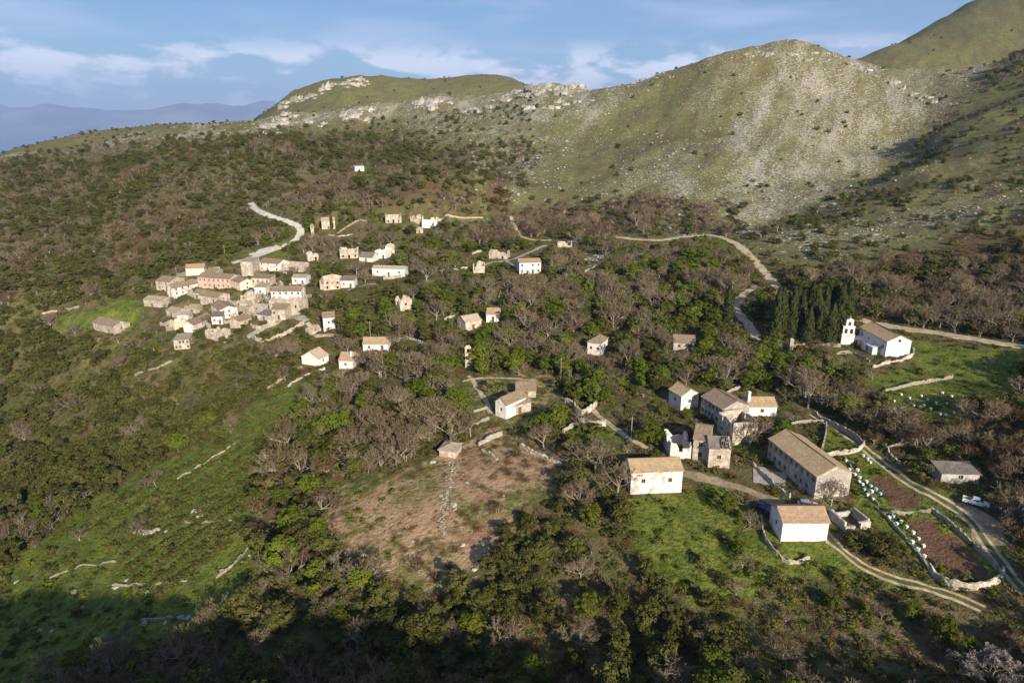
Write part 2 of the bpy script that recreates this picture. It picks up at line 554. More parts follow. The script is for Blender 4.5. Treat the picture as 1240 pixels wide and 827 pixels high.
def mat_wall(name, base, stone, patch, grime=0.5, mortar=0.0):
    """plaster or rubble stone: patches of fallen render, rain streaks, mottled stones"""
    b = NB(name)
    v = b.coord('Object')
    n1 = b.noise(v, 0.55, 5, 0.65)
    n2 = b.noise(b.scaled(v, 1, 1, 0.16), 1.3, 4, 0.6)
    vor = b.n('ShaderNodeTexVoronoi'); vor.inputs['Scale'].default_value = 2.4
    b.set(vor.inputs['Vector'], b.scaled(v, 1, 1, 1.7))
    sv = b.n('ShaderNodeSeparateColor'); b.set(sv.inputs[0], vor.outputs['Color'])
    st = b.mix(sv.outputs[0], tuple(x * 0.62 for x in stone), tuple(min(0.8, x * 1.18) for x in stone))
    st = b.mix(b.ramp(vor.outputs['Distance'], 0.42, 0.62), st, tuple(x * 0.8 for x in stone))
    c = b.mix(b.ramp(n1, patch - 0.06, patch + 0.06), st, base) if patch < 1 else st
    c = b.mix(b.math('MULTIPLY', b.ramp(n2, 0.48, 0.72), grime), c, tuple(x * 0.5 for x in stone))
    hs = b.n('ShaderNodeHueSaturation')
    b.set(hs.inputs['Value'], b.math('ADD', 0.90, b.math('MULTIPLY', b.rand(), 0.18)))
    b.set(hs.inputs['Color'], c)
    return b.finish(hs.outputs[0], 0.92, b.bump(b.math('ADD', vor.outputs['Distance'], n1), 0.06), 0.15)


def mat_tile(name, c1, c2, c3, lichen):
    """clay pan tiles: channels run down the slope (local UV: u along the ridge, v down)"""
    b = NB(name)
    uv = b.n('ShaderNodeUVMap').outputs[0]
    w = b.n('ShaderNodeTexWave', wave_type='BANDS', bands_direction='X')
    w.inputs['Scale'].default_value = 1.35
    w.inputs['Distortion'].default_value = 0.6
    w.inputs['Detail'].default_value = 1
    b.set(w.inputs['Vector'], uv)
    w2 = b.n('ShaderNodeTexWave', wave_type='BANDS', bands_direction='Y')
    w2.inputs['Scale'].default_value = 0.9
    w2.inputs['Distortion'].default_value = 1.2
    b.set(w2.inputs['Vector'], uv)
    n1 = b.noise(uv, 0.7, 5, 0.65)
    n2 = b.noise(uv, 3.2, 3, 0.7)
    vor = b.n('ShaderNodeTexVoronoi'); vor.inputs['Scale'].default_value = 1.0
    b.set(vor.inputs['Vector'], b.scaled(uv, 3.6, 2.4, 1))
    sv = b.n('ShaderNodeSeparateColor'); b.set(sv.inputs[0], vor.outputs['Color'])
    c = b.mix(b.ramp(n1, 0.35, 0.65), c1, c2)
    c = b.mix(b.math('MULTIPLY', sv.outputs[0], 0.8), c, tuple(x * 0.85 for x in c3))
    c = b.mix(b.math('MULTIPLY', b.ramp(n2, 0.52, 0.72), lichen), c, (0.26, 0.24, 0.20))
    c = b.mix(b.math('MULTIPLY', b.ramp(n1, 0.56, 0.70), 0.55), c, tuple(x * 0.62 for x in c2))
    c = b.mix(b.math('MULTIPLY', b.ramp(w.outputs['Fac'], 0.35, 0.0), 0.6), c, tuple(x * 0.45 for x in c1))
    h = b.math('ADD', b.math('MULTIPLY', w.outputs['Fac'], 0.8), b.math('MULTIPLY', w2.outputs['Fac'], 0.3))
    return b.finish(c, 0.9, b.bump(h, 0.07), 0.15)


M = {}
M['terrain'] = mat_terrain()
M['track'] = mat_simple('pale dusty track', (0.36, 0.275, 0.17), (0.56, 0.455, 0.31), 0.5, 0.95, 0.03, coord='Pos', c3=(0.24, 0.18, 0.12))
M['track_green'] = mat_simple('track with grassy middle', (0.22, 0.17, 0.10), (0.34, 0.27, 0.185), 0.6, 0.95, 0.03, coord='Pos', c3=(0.16, 0.14, 0.07))
M['road'] = mat_simple('pale concrete road', (0.46, 0.42, 0.36), (0.60, 0.56, 0.49), 0.3, 0.9, 0.02, coord='Pos', c3=(0.40, 0.35, 0.28))
M['paving'] = mat_simple('stone paving', (0.30, 0.26, 0.21), (0.44, 0.39, 0.32), 0.8, 0.9, 0.03, coord='Pos', c3=(0.22, 0.19, 0.15))
M['verge'] = mat_simple('grass strip between wheel ruts', (0.06, 0.085, 0.02), (0.14, 0.13, 0.05), 0.7, 0.95, 0.05, coord='Pos')
M['rock'] = mat_simple('pale limestone', (0.27, 0.25, 0.22), (0.50, 0.47, 0.415), 0.9, 0.95, 0.12, c3=(0.13, 0.125, 0.105), varia=0.14)
M['crag'] = mat_simple('grey crag limestone', (0.17, 0.16, 0.14), (0.43, 0.40, 0.355), 0.9, 0.95, 0.15, lo=0.3, hi=0.7, c3=(0.07, 0.075, 0.04), varia=0.2)
M['drywall'] = mat_wall('dry stone', (0.4, 0.36, 0.29), (0.34, 0.295, 0.235), 1.0, 0.45)
M['palewall'] = mat_wall('whitish stone', (0.52, 0.47, 0.40), (0.40, 0.35, 0.285), 0.55, 0.45)
M['w_white'] = mat_wall('white render', (0.72, 0.67, 0.62), (0.56, 0.48, 0.41), 0.38, 0.18)
M['w_bright'] = mat_wall('fresh white render', (0.75, 0.71, 0.67), (0.60, 0.53, 0.46), 0.36, 0.26)
M['w_worn'] = mat_wall('worn whitewash', (0.74, 0.67, 0.62), (0.52, 0.44, 0.37), 0.44, 0.30)
M['w_stone'] = mat_wall('cream rubble stone', (0.56, 0.49, 0.405), (0.44, 0.375, 0.30), 0.54, 0.35)
M['w_warm'] = mat_wall('warm rosy stone', (0.55, 0.47, 0.385), (0.45, 0.37, 0.295), 0.52, 0.35)
M['w_grey'] = mat_wall('grey rubble stone', (0.50, 0.45, 0.40), (0.40, 0.355, 0.31), 0.55, 0.35)
M['w_pink'] = mat_wall('faded pink render', (0.56, 0.38, 0.31), (0.48, 0.36, 0.29), 0.45, 0.25)
M['w_yellow'] = mat_wall('pale yellow render', (0.68, 0.58, 0.42), (0.58, 0.50, 0.38), 0.25, 0.08)
M['t_orange'] = mat_tile('orange clay tiles', (0.49, 0.325, 0.205), (0.58, 0.41, 0.275), (0.38, 0.25, 0.16), 0.30)
M['t_tan'] = mat_tile('tan clay tiles', (0.50, 0.36, 0.21), (0.60, 0.45, 0.28), (0.41, 0.28, 0.165), 0.25)
M['t_old'] = mat_tile('old brownish tiles', (0.30, 0.225, 0.155), (0.39, 0.30, 0.21), (0.25, 0.17, 0.115), 0.55)
M['t_grey'] = mat_tile('grey weathered tiles', (0.22, 0.195, 0.165), (0.31, 0.275, 0.235), (0.19, 0.155, 0.13), 0.60)
M['t_pale'] = mat_tile('pale new tiles', (0.60, 0.47, 0.36), (0.68, 0.57, 0.46), (0.5, 0.36, 0.26), 0.15)
M['t_lichen'] = mat_tile('pale lichened tiles', (0.44, 0.36, 0.275), (0.53, 0.45, 0.36), (0.36, 0.27, 0.20), 0.45)
M['wood'] = mat_simple('weathered wood', (0.10, 0.08, 0.06), (0.18, 0.145, 0.11), 3.0, 0.85)
M['shutter'] = mat_simple('dark painted shutter', (0.10, 0.075, 0.05), (0.15, 0.11, 0.075), 3.0, 0.6)
M['frame'] = mat_simple('pale window frame', (0.52, 0.46, 0.40), (0.62, 0.56, 0.50), 3.0, 0.8)
M['metal'] = mat_simple('corrugated metal', (0.20, 0.19, 0.18), (0.28, 0.265, 0.25), 2.0, 0.6, spec=0.4)
M['brickred'] = mat_simple('red coping', (0.30, 0.13, 0.085), (0.40, 0.2, 0.14), 2.0, 0.9)
M['concrete'] = mat_simple('bare concrete', (0.34, 0.32, 0.29), (0.46, 0.43, 0.39), 0.8, 0.9, 0.02, c3=(0.28, 0.26, 0.23))


def mat_plain(name, col, rough=0.6, spec=0.4, metallic=0.0):
    b = NB(name)
    n_ = b.noise(b.coord('Object'), 2.0, 2)
    c = b.mix(b.math('MULTIPLY', n_, 0.3), col, tuple(x * 0.75 for x in col))
    return b.finish(c, rough, None, spec, metallic)


M['glass'] = mat_plain('dark window glass', (0.02, 0.023, 0.027), 0.15, 0.5)
M['car_white'] = mat_plain('white car paint', (0.78, 0.78, 0.78), 0.25, 0.5)
M['car_blue'] = mat_plain('dark blue car paint', (0.03, 0.05, 0.10), 0.25, 0.5)
M['car_silver'] = mat_plain('silver car paint', (0.45, 0.50, 0.58), 0.3, 0.5, 0.4)
M['tyre'] = mat_plain('black rubber', (0.02, 0.02, 0.02), 0.9, 0.2)
M['rim'] = mat_plain('grey wheel metal', (0.35, 0.35, 0.36), 0.4, 0.5, 0.6)
M['lamp_red'] = mat_plain('red tail lamp', (0.35, 0.02, 0.02), 0.3)
M['lamp_clear'] = mat_plain('clear head lamp', (0.7, 0.7, 0.68), 0.2)
M['hive_white'] = mat_plain('white painted wood', (0.80, 0.80, 0.78), 0.7)
M['hive_mint'] = mat_plain('mint painted wood', (0.50, 0.70, 0.66), 0.7)
M['hive_blue'] = mat_plain('pale blue painted wood', (0.36, 0.60, 0.72), 0.7)
M['bronze'] = mat_plain('dark bronze', (0.10, 0.075, 0.04), 0.5, 0.5, 0.5)
M['bark'] = mat_simple('grey bark', (0.25, 0.21, 0.165), (0.37, 0.32, 0.265), 1.5, 0.95, varia=0.15)
M['bark_dark'] = mat_simple('brown bark', (0.10, 0.075, 0.055), (0.17, 0.13, 0.10), 1.5, 0.95)
M['twig'] = mat_leaf('bare grey twigs', (0.175, 0.128, 0.086), (0.240, 0.188, 0.132), (0.150, 0.118, 0.060), 0.1, 0.28)
M['twig_red'] = mat_leaf('bare rusty twigs', (0.135, 0.076, 0.040), (0.175, 0.105, 0.058), (0.115, 0.085, 0.036), 0.1, 0.25)
M['leaf_dark'] = mat_leaf('dark evergreen leaves', (0.036, 0.045, 0.012), (0.062, 0.070, 0.017), (0.135, 0.125, 0.036), 0.24)  # wide spread up to the last tone lets tint imitate sunlit clumps
M['leaf_mid'] = mat_leaf('olive green leaves', (0.058, 0.070, 0.016), (0.105, 0.112, 0.028), (0.180, 0.158, 0.055), 0.25)
M['leaf_ivy'] = mat_leaf('fresh green leaves', (0.062, 0.102, 0.010), (0.098, 0.138, 0.016), (0.145, 0.155, 0.026), 0.3)
M['leaf_cypress'] = mat_leaf('cypress needles', (0.034, 0.047, 0.018), (0.052, 0.065, 0.024), (0.070, 0.075, 0.030), 0.12, 0.12)
M['blossom'] = mat_leaf('whitish blossom twigs', (0.34, 0.31, 0.29), (0.44, 0.40, 0.37), (0.24, 0.20, 0.17), 0.3, 0.12)
M['grass_tuft'] = mat_leaf('grass blades', (0.075, 0.118, 0.012), (0.130, 0.168, 0.022), (0.190, 0.185, 0.045), 0.3)
M['dry_tuft'] = mat_leaf('dry tufts', (0.105, 0.085, 0.045), (0.150, 0.120, 0.065), (0.115, 0.070, 0.040), 0.2)

# ---------------------------------------------------------------- mesh helpers
COL = scene.collection


def link(o, parent=None):
    COL.objects.link(o)
    if parent is not None:
        o.parent = parent
    return o


def mesh_np(name, V, Fc, mat=None, smooth=False, uv=None, attrs=None):
    """V (n,3); Fc list of faces or (m,k) int array"""
    me = bpy.data.meshes.new(name)
    V = np.asarray(V, dtype=np.float32)
    if isinstance(Fc, np.ndarray):
        m_, k_ = Fc.shape
        me.vertices.add(len(V)); me.vertices.foreach_set('co', V.ravel())
        me.loops.add(m_ * k_); me.loops.foreach_set('vertex_index', Fc.astype(np.int32).ravel())
        me.polygons.add(m_)
        me.polygons.foreach_set('loop_start', np.arange(0, m_ * k_, k_, dtype=np.int32))
        me.polygons.foreach_set('loop_total', np.full(m_, k_, dtype=np.int32))
        me.update(calc_edges=True)
    else:
        me.from_pydata(V.tolist(), [], Fc)
        me.update()
    if smooth:
        me.polygons.foreach_set('use_smooth', np.ones(len(me.polygons), dtype=bool))
    if attrs:
        for an, av in attrs.items():
            at = me.attributes.new(an, 'FLOAT', 'POINT')
            at.data.foreach_set('value', np.asarray(av, dtype=np.float32).ravel())
    if uv is not None:
        l = me.uv_layers.new(name='UVMap')
        idx = np.empty(len(me.loops), dtype=np.int32); me.loops.foreach_get('vertex_index', idx)
        l.data.foreach_set('uv', np.asarray(uv, dtype=np.float32)[idx].ravel())
    if mat is not None:
        me.materials.append(mat)
    return me


def obj(name, me, parent=None, loc=None, rz=None):
    o = bpy.data.objects.new(name, me)
    link(o, parent)
    if loc is not None:
        o.location = loc
    if rz is not None:
        o.rotation_euler = (0, 0, rz)
    return o


def empty(name, loc, rz=0.0):
    o = bpy.data.objects.new(name, None)
    o.empty_display_size = 1.0
    link(o); o.location = loc; o.rotation_euler = (0, 0, rz)
    return o


def tag(o, label, cat, group=None, kind=None):
    if label: o['label'] = label
    if cat: o['category'] = cat
    if group: o['group'] = group
    if kind: o['kind'] = kind
    return o


class MB:
    """collects boxes, prisms and tubes into one mesh"""
    def __init__(s):
        s.v = []; s.f = []; s.u = []

    def quad(s, *ps, uv=None):
        b0 = len(s.v); s.v += [tuple(p) for p in ps]; s.f.append(tuple(range(b0, b0 + len(ps))))
        s.u += (uv if uv else [(0, 0)] * len(ps))

    def box(s, x0, x1, y0, y1, z0, z1, M4=None):
        P = [(x0, y0, z0), (x1, y0, z0), (x1, y1, z0), (x0, y1, z0), (x0, y0, z1), (x1, y0, z1), (x1, y1, z1), (x0, y1, z1)]
        if M4 is not None:
            P = [tuple(M4 @ Vector(p)) for p in P]
        b0 = len(s.v); s.v += P; s.u += [(0, 0)] * 8
        for q in ((0, 3, 2, 1), (4, 5, 6, 7), (0, 1, 5, 4), (1, 2, 6, 5), (2, 3, 7, 6), (3, 0, 4, 7)):
            s.f.append(tuple(b0 + i for i in q))

    def tube(s, p0, p1, r0, r1, n=8, cap=True):
        p0 = Vector(p0); p1 = Vector(p1); ax = (p1 - p0).normalized()
        up = Vector((0, 0, 1)) if abs(ax.z) < 0.9 else Vector((1, 0, 0))
        e1 = ax.cross(up).normalized(); e2 = ax.cross(e1)
        b0 = len(s.v)
        for p, r in ((p0, r0), (p1, r1)):
            for i in range(n):
                a = 2 * math.pi * i / n
                s.v.append(tuple(p + (e1 * math.cos(a) + e2 * math.sin(a)) * r)); s.u.append((0, 0))
        for i in range(n):
            j = (i + 1) % n
            s.f.append((b0 + i, b0 + j, b0 + n + j, b0 + n + i))
        if cap:
            s.f.append(tuple(b0 + i for i in reversed(range(n)))); s.f.append(tuple(b0 + n + i for i in range(n)))

    def prism(s, poly, x0, x1):
        """poly in (y,z), extruded along x"""
        n = len(poly); b0 = len(s.v)
        for x in (x0, x1):
            s.v += [(x, y, z) for y, z in poly]; s.u += [(0, 0)] * n
        s.f.append(tuple(b0 + i for i in range(n))); s.f.append(tuple(b0 + n + i for i in reversed(range(n))))
        for i in range(n):
            j = (i + 1) % n
            s.f.append((b0 + i, b0 + n + i, b0 + n + j, b0 + j))

    def build(s, name, mat, parent=None, loc=None, rz=None, smooth=False, uv=False):
        me = mesh_np(name, s.v, s.f, mat, smooth, uv=np.array(s.u) if uv else None)
        return obj(name, me, parent, loc, rz)

# ---------------------------------------------------------------- zones of the ground (looked up by where the ground lies)
P_CLEAR = [(392, 610), (430, 580), (500, 560), (545, 545), (600, 520), (650, 540), (690, 560), (668, 610), (612, 645), (585, 700), (545, 722), (480, 716), (430, 690), (390, 655)]
P_SLOPE = [(-200, 790), (0, 690), (95, 612), (190, 562), (290, 500), (345, 462), (385, 462), (370, 500), (322, 555), (300, 620), (305, 700), (290, 740), (200, 790), (0, 860)]
P_LAWN = [(752, 606), (830, 596), (900, 590), (925, 630), (935, 690), (905, 728), (835, 735), (785, 700), (757, 650)]
P_LAWN2 = [(925, 640), (1000, 655), (1060, 690), (1140, 712), (1090, 716), (1010, 700), (950, 705), (930, 680)]
P_CHURCHGR = [(1080, 410), (1240, 425), (1240, 500), (1180, 520), (1090, 500), (1040, 460), (1110, 440)]
P_VILLGR = [(70, 385), (160, 362), (185, 372), (160, 395), (60, 405)]
P_VILLGR2 = [(285, 310), (360, 285), (372, 300), (330, 320)]
P_VALLEYGR = [(390, 330), (450, 340), (560, 345), (620, 330), (690, 330), (700, 370), (620, 400), (560, 395), (470, 350)]
P_MIDGR = [(690, 505), (745, 510), (760, 560), (700, 560), (670, 530)]
P_GARDEN = [(995, 510), (1050, 540), (1120, 600), (1180, 650), (1215, 700), (1140, 705), (1060, 640), (1025, 590), (990, 550)]
P_OLDGARDEN = [(560, 450), (680, 450), (690, 500), (640, 530), (560, 520), (535, 480)]
P_SOIL1 = [(1052, 582), (1076, 577), (1112, 602), (1110, 618), (1076, 612)]
P_SOIL2 = [(1094, 633), (1124, 629), (1160, 655), (1196, 695), (1193, 704), (1158, 703), (1128, 680)]
P_HILL = [(590, 262), (570, 200), (480, 150), (300, 158), (300, 60), (1300, 0), (1160, 130), (1090, 205), (985, 262), (905, 292), (840, 288), (740, 285), (660, 262)]
P_HILLR = [(900, 300), (1000, 255), (1090, 205), (1170, 120), (1300, 60), (1300, 330), (1150, 320), (1000, 330), (930, 320)]
P_CRAGSLOPE = [(700, 300), (820, 298), (860, 300), (800, 330), (740, 350), (710, 330)]

MZ = GZ
PXv, PYv, PDv = project(GX, GY, MZ)


def zone(poly, soft, dmin=60, dmax=2500):
    s = poly_sd(PXv, PYv, poly)
    w = sstep(-soft, soft, s)
    return w * ((PDv > dmin) & (PDv < dmax))


# old cultivation terraces step down the green spur
wt = zone(P_SLOPE, 12, 60, 320)
ph = (GZ + 0.5 * fbm(GX, GY, 30, 2)) / 1.7
GZ = GZ + wt * 1.3 * (sstep(0.62, 0.95, ph - np.floor(ph)) - (ph - np.floor(ph)))
Z = {}
Z['z_grass'] = np.maximum.reduce([zone(P_SLOPE, 14, 60, 300), zone(P_LAWN, 10, 60, 250), zone(P_LAWN2, 7, 60, 250) * 0.9, zone(P_CHURCHGR, 10, 60, 330) * 0.9,
                                  zone(P_VILLGR, 7, 60, 600), zone(P_VILLGR2, 6, 60, 700) * 0.9, zone(P_VALLEYGR, 16, 60, 600) * 0.55, zone(P_MIDGR, 10, 60, 400) * 0.85, zone(P_GARDEN, 6, 60, 300) * 0.8,
                                  zone(P_OLDGARDEN, 10, 60, 400) * 0.5,
                                  0.45 * sstep(-0.1, 0.5, fbm(GX, GY, 45, 3)) * (PDv < 420) * (PDv > 50), zone([(405, 590), (480, 575), (490, 640), (470, 690), (415, 660)], 16, 60, 400) * 1.0, zone([(400, 630), (520, 650), (560, 690), (500, 712), (430, 690)], 25, 60, 400) * 0.55])
dclear = zone(P_CLEAR, 30, 60, 400)
Z['z_dirt'] = np.maximum(dclear * (0.75 + 0.5 * fbm(GX, GY, 22, 3)), zone(P_OLDGARDEN, 14, 60, 400) * 0.45)
Z['z_soil'] = np.maximum(zone(P_SOIL1, 2, 60, 300), zone(P_SOIL2, 2, 60, 300))
Z['z_grass'] = Z['z_grass'] * (1 - 0.8 * Z['z_soil']) * (1 - 0.12 * dclear)
hillA = zone(P_HILL, 20, 380, 3000)
hillB = zone(P_HILLR, 16, 200, 1200)
ridgeA = zone([(-200, 205), (0, 198), (150, 180), (300, 166), (340, 158), (340, 120), (-200, 140)], 5, 600, 1300)
farhill = ((PDv > 900) & (GX > -350)) * 1.0
Z['z_hill'] = np.maximum.reduce([hillA, ridgeA * 0.9, hillB * 0.75, farhill, zone(P_CRAGSLOPE, 10, 200, 600)])
heath = np.maximum.reduce([
    zone([(590, 262), (590, 215), (615, 205), (618, 262)], 12, 350, 700) * 0.95,
    zone([(990, 345), (1120, 300), (1240, 260), (1240, 345), (1120, 380), (1030, 375)], 16, 150, 600) * 0.9,
    zone([(690, 205), (780, 165), (860, 130), (930, 75), (940, 85), (870, 150), (790, 190), (720, 225)], 14, 400, 900) * 0.5,
    zone([(835, 220), (850, 160), (890, 120), (880, 170), (862, 235)], 14, 400, 900) * 0.5,
    zone([(640, 250), (800, 235), (880, 245), (860, 280), (700, 285)], 18, 300, 600) * 0.55,
    zone([(430, 225), (560, 170), (600, 180), (540, 240), (440, 260)], 20, 350, 800) * 0.6])
Z['z_heath'] = heath * (0.7 + 0.6 * sstep(-0.3, 0.3, fbm(GX, GY, 30, 3)))
rock = 0.84 * hillA * (PDv < 930) + 0.6 * hillB * sstep(0.0, 0.4, fbm(GX, GY, 120, 3) + 0.15)
rock += 0.22 * zone([(730, 290), (830, 200), (900, 110), (960, 50), (1100, 105), (1140, 135), (1030, 215), (900, 285)], 30, 380, 900)
rock += 0.35 * zone([(900, 300), (1000, 262), (1150, 230), (1240, 235), (1240, 290), (1060, 305), (950, 325)], 14, 200, 600)
rock += 0.75 * zone(P_CRAGSLOPE, 8, 200, 600)
rock += 0.60 * sstep(-0.05, 0.35, fbm(GX, GY, 45, 3)) * zone([(300, 160), (345, 132), (450, 122), (530, 112), (700, 98), (770, 92), (700, 150), (560, 140), (420, 150)], 9, 600, 1000)
rock += 0.6 * sstep(-0.1, 0.35, fbm(GX, GY, 60, 3)) * zone([(325, 140), (360, 108), (440, 90), (470, 100), (420, 125), (380, 140)], 8, 1000, 1400)
rock += 0.9 * ridgeA * sstep(-0.2, 0.3, fbm(GX, GY, 70, 3))
rock += 0.2 * zone([(0, 195), (0, 172), (300, 148), (300, 160), (150, 178)], 6, 700, 1200)
rock -= 0.5 * zone([(620, 255), (700, 180), (800, 100), (850, 80), (830, 130), (740, 200), (690, 260)], 20, 380, 900)
rock *= (1 - 0.7 * heath)
rock += 0.45 * ((PDv > 930) & (GX > 300)) * sstep(-0.1, 0.5, fbm(GX, GY, 160, 3))
Z['z_rock'] = np.clip(rock, 0, 1.1)

n_y, n_x = GX.shape
ii = (np.arange(n_y - 1)[:, None] * n_x + np.arange(n_x - 1)[None, :]).ravel()
faces = np.stack([ii, ii + 1, ii + 1 + n_x, ii + n_x], axis=1)


def build_terrain():
    V = np.stack([GX.ravel(), GY.ravel(), GZ.ravel()], axis=1)
    me = mesh_np('terrain', V, faces, M['terrain'], True, attrs={k_: np.clip(v_, 0, 1.2) for k_, v_ in Z.items()})
    o = obj('terrain', me)
    tag(o, 'rolling mountainside of scrub, grass, bare soil and limestone under the villages', None, None, 'structure')


def build_sea_and_far():
    bsea = NB('sea water')
    m = bsea.finish((0.02, 0.06, 0.13), 0.25, bsea.bump(bsea.noise(bsea.pos(), 0.01, 4), 4.0), 0.5)
    n = 24
    X, Y = np.meshgrid(np.linspace(-45000, 45000, n), np.linspace(-2900, 35800, n))
    ii_ = (np.arange(n - 1)[:, None] * n + np.arange(n - 1)[None, :]).ravel()
    o = obj('sea', mesh_np('sea', np.stack([X.ravel(), Y.ravel(), np.full(X.size, -470.0)], 1), np.stack([ii_, ii_ + 1, ii_ + 1 + n, ii_ + n], 1), m))
    tag(o, 'calm blue sea far below the ridge', None, None, 'structure')
    # far coast: long mountain chain across the strait
    nx, ny = 260, 40
    xs_ = np.linspace(-34000, 16000, nx); ys_ = np.linspace(21000, 33000, ny)
    X, Y = np.meshgrid(xs_, ys_)
    t = (Y - 21000) / 12000
    prof = sstep(0, 0.55, t) * (1 - 0.3 * sstep(0.7, 1, t))
    hgt = 940 + 360 * fbm(X, Y * 0, 7000, 4) + 300 * fbm(X + 9000, Y, 5000, 4) * 1.0
    hgt = hgt * (0.45 + 0.55 * sstep(14000, -8000, X))
    Zm = -480 + np.maximum(0, prof * hgt * 1.25 + 260 * fbm(X, Y, 2600, 5) * sstep(0.02, 0.3, t))
    ii_ = (np.arange(ny - 1)[:, None] * nx + np.arange(nx - 1)[None, :]).ravel()
    o = obj('mountains', mesh_np('mountains', np.stack([X.ravel(), Y.ravel(), Zm.ravel()], 1), np.stack([ii_, ii_ + 1, ii_ + 1 + nx, ii_ + nx], 1),
                                 mat_simple('distant slopes', (0.10, 0.10, 0.06), (0.22, 0.20, 0.16), 0.0006, 0.95, coord='Pos'), True))
    tag(o, 'long mountain chain across the sea fading into blue haze', None, None, 'structure')
    hb = MB(); hb.box(-46000, 46000, -3000, 36000, -490, 1700)
    b = NB('haze air')
    v = b.n('ShaderNodeVolumePrincipled')
    v.inputs['Color'].default_value = (0.46, 0.64, 1.0, 1)
    v.inputs['Density'].default_value = HAZE
    v.inputs['Anisotropy'].default_value = 0.15
    b.t.links.new(v.outputs[0], b.out.inputs['Volume'])
    o = hb.build('haze', b.m)
    tag(o, 'thin pale blue haze filling the air over the valley', None, None, 'stuff')


HAZE = 5.0e-5

# ---------------------------------------------------------------- buildings: catalogue
# A, B: picture points where the visible facade meets the ground (they are cast onto the terrain); D: depth behind the facade in metres
HOUSES = []


def H(label, A, B, D, h, roof='x', rise=1.4, wm='w_stone', rm='t_old', win=(3, 1), st=1, ruin=0.0, chim=0, door=True, name='stone_house', cat='house', **kw):
    HOUSES.append(dict(label=label, A=A, B=B, D=D, h=h, roof=roof, rise=rise, wm=wm, rm=rm, win=win, st=st, ruin=ruin, chim=chim, door=door, name=name, cat=cat, **kw))


# --- hamlet on the terrace with the tracks
H('white rendered house with fresh orange tile roof above the twin-rut track', (945, 657), (1001, 653), 6.6, 4.4, 'x', 1.5, 'w_bright', 't_orange', (0, 1), 1, door=False, name='white_house', facade='plain')
H('worn white two-storey house with tan tile roof at the top of the lawn', (763, 600), (825, 594), 6.5, 5.6, 'x', 1.5, 'w_worn', 't_tan', (2, 0), 1, door=False, name='white_house', wz=2.6)
H('very long stone house with tan tile roof and stair porch', (929, 553), (985, 606), 8.5, 5.4, 'x', 2.0, 'w_grey', 't_tan', (9, 0), 2, chim=0, name='long_stone_house')
H('roofless square stone house with blank sunlit facade', (886, 538), (916, 533), 8.0, 5.6, None, 0, 'w_stone', 't_old', (0, 2), 2, ruin=0.1, door=False, name='roofless_house', nogable=True)
H('two-storey house with long grey-brown roof behind the roofless square house', (848, 499), (873, 517), 8.5, 5.0, 'x', 1.8, 'w_grey', 't_old', (6, 1), 2, name='long_stone_house')
H('low white house with tan roof and slender white chimney', (906, 506), (940, 501), 6.5, 2.8, 'x', 1.4, 'w_white', 't_tan', (1, 1), 1, chim=1, name='white_house', door=False, chimx=-0.46, tallchim=True)
H('small gabled stone cottage with tan roof at the edge of the bare wood', (824, 497), (845, 492), 6.0, 4.2, 'y', 1.7, 'w_worn', 't_tan', (1, 1), 1, name='stone_cottage', door=False)
H('stone house with half fallen roof and bare rafters', (857, 566), (883, 566), 7.0, 5.0, 'part', 1.6, 'w_warm', 't_grey', (1, 1), 1, ruin=0.15, name='ruined_house', door=False)
H('tall narrow stone house with brown roof beside the rafters', (838, 556), (856, 559), 9.5, 5.6, 'x', 1.8, 'w_warm', 't_old', (1, 1), 2, name='stone_house', door=False)
H('roofless house with whitewashed inner back wall', (811, 556), (837, 555), 8.0, 4.4, None, 0, 'w_worn', 't_old', (1, 0), 1, ruin=0.4, door=False, name='roofless_house', nogable=True)
H('tiny roofless stone sheepfold between the lawn and the beehives', (1023, 646), (1054, 637), 5.5, 1.9, None, 0, 'w_grey', 't_old', (0, 0), 1, ruin=0.5, nogable=True, door=True, name='roofless_hut', cat='hut')
H('low concrete shed with lean-to metal roof across the track', (1138, 587), (1185, 583), 4.6, 2.3, 'shed', 0.5, 'concrete', 't_grey', (1, 0), 1, name='concrete_shed', cat='shed', door=False)
# --- church
H('long white church with tan tile roof and round gable window', (1039, 411), (1071, 435), 7.8, 5.2, 'x', 1.8, 'w_bright', 't_tan', (4, 0), 1, name='church', cat='church', church=True)
# --- middle houses
H('white-gabled house with pale tan roof in the old walled gardens', (600, 503), (613, 507), 8.5, 4.4, 'y', 1.6, 'w_white', 't_old', (1, 1), 1, chim=0, name='stone_house', door=False)
H('low wing with hipped brown roof beside the white gable', (615, 505), (643, 497), 6.0, 3.0, 'x', 1.4, 'w_stone', 't_old', (1, 0), 1, name='stone_outbuilding', cat='outbuilding')
H('low stone outbuilding with wide pale roof behind the white-gabled house', (625, 482), (649, 480), 6.5, 2.2, 'x', 1.5, 'w_stone', 't_old', (0, 0), 1, name='stone_outbuilding', cat='outbuilding')
H('square white house with mossy tan roof deep in the bare wood', (711, 429), (727, 431), 7.5, 4.6, 'hip', 1.5, 'w_white', 't_old', (2, 1), 1, name='white_house', door=False)
H('white cottage with warm orange-brown roof at the edge of the garden', (589, 390), (604, 389), 7.0, 3.0, 'x', 1.7, 'w_white', 't_orange', (1, 0), 1, name='white_cottage', cat='cottage')
H('stone cottage with broken pale roof next to the white cottage', (564, 402), (583, 396), 7.0, 3.4, 'x', 1.6, 'w_warm', 't_pale', (1, 1), 1, ruin=0.0, name='stone_cottage', cat='cottage')
H('low stone house with tan roof by the ivy trees', (815, 425), (841, 424), 7.5, 2.8, 'x', 1.6, 'w_grey', 't_old', (2, 1), 1, name='stone_house')
H('white two-storey house on the terrace above the valley', (629, 333), (655, 330), 8.0, 5.6, 'x', 1.2, 'w_bright', 't_orange', (4, 2), 2, name='white_house')
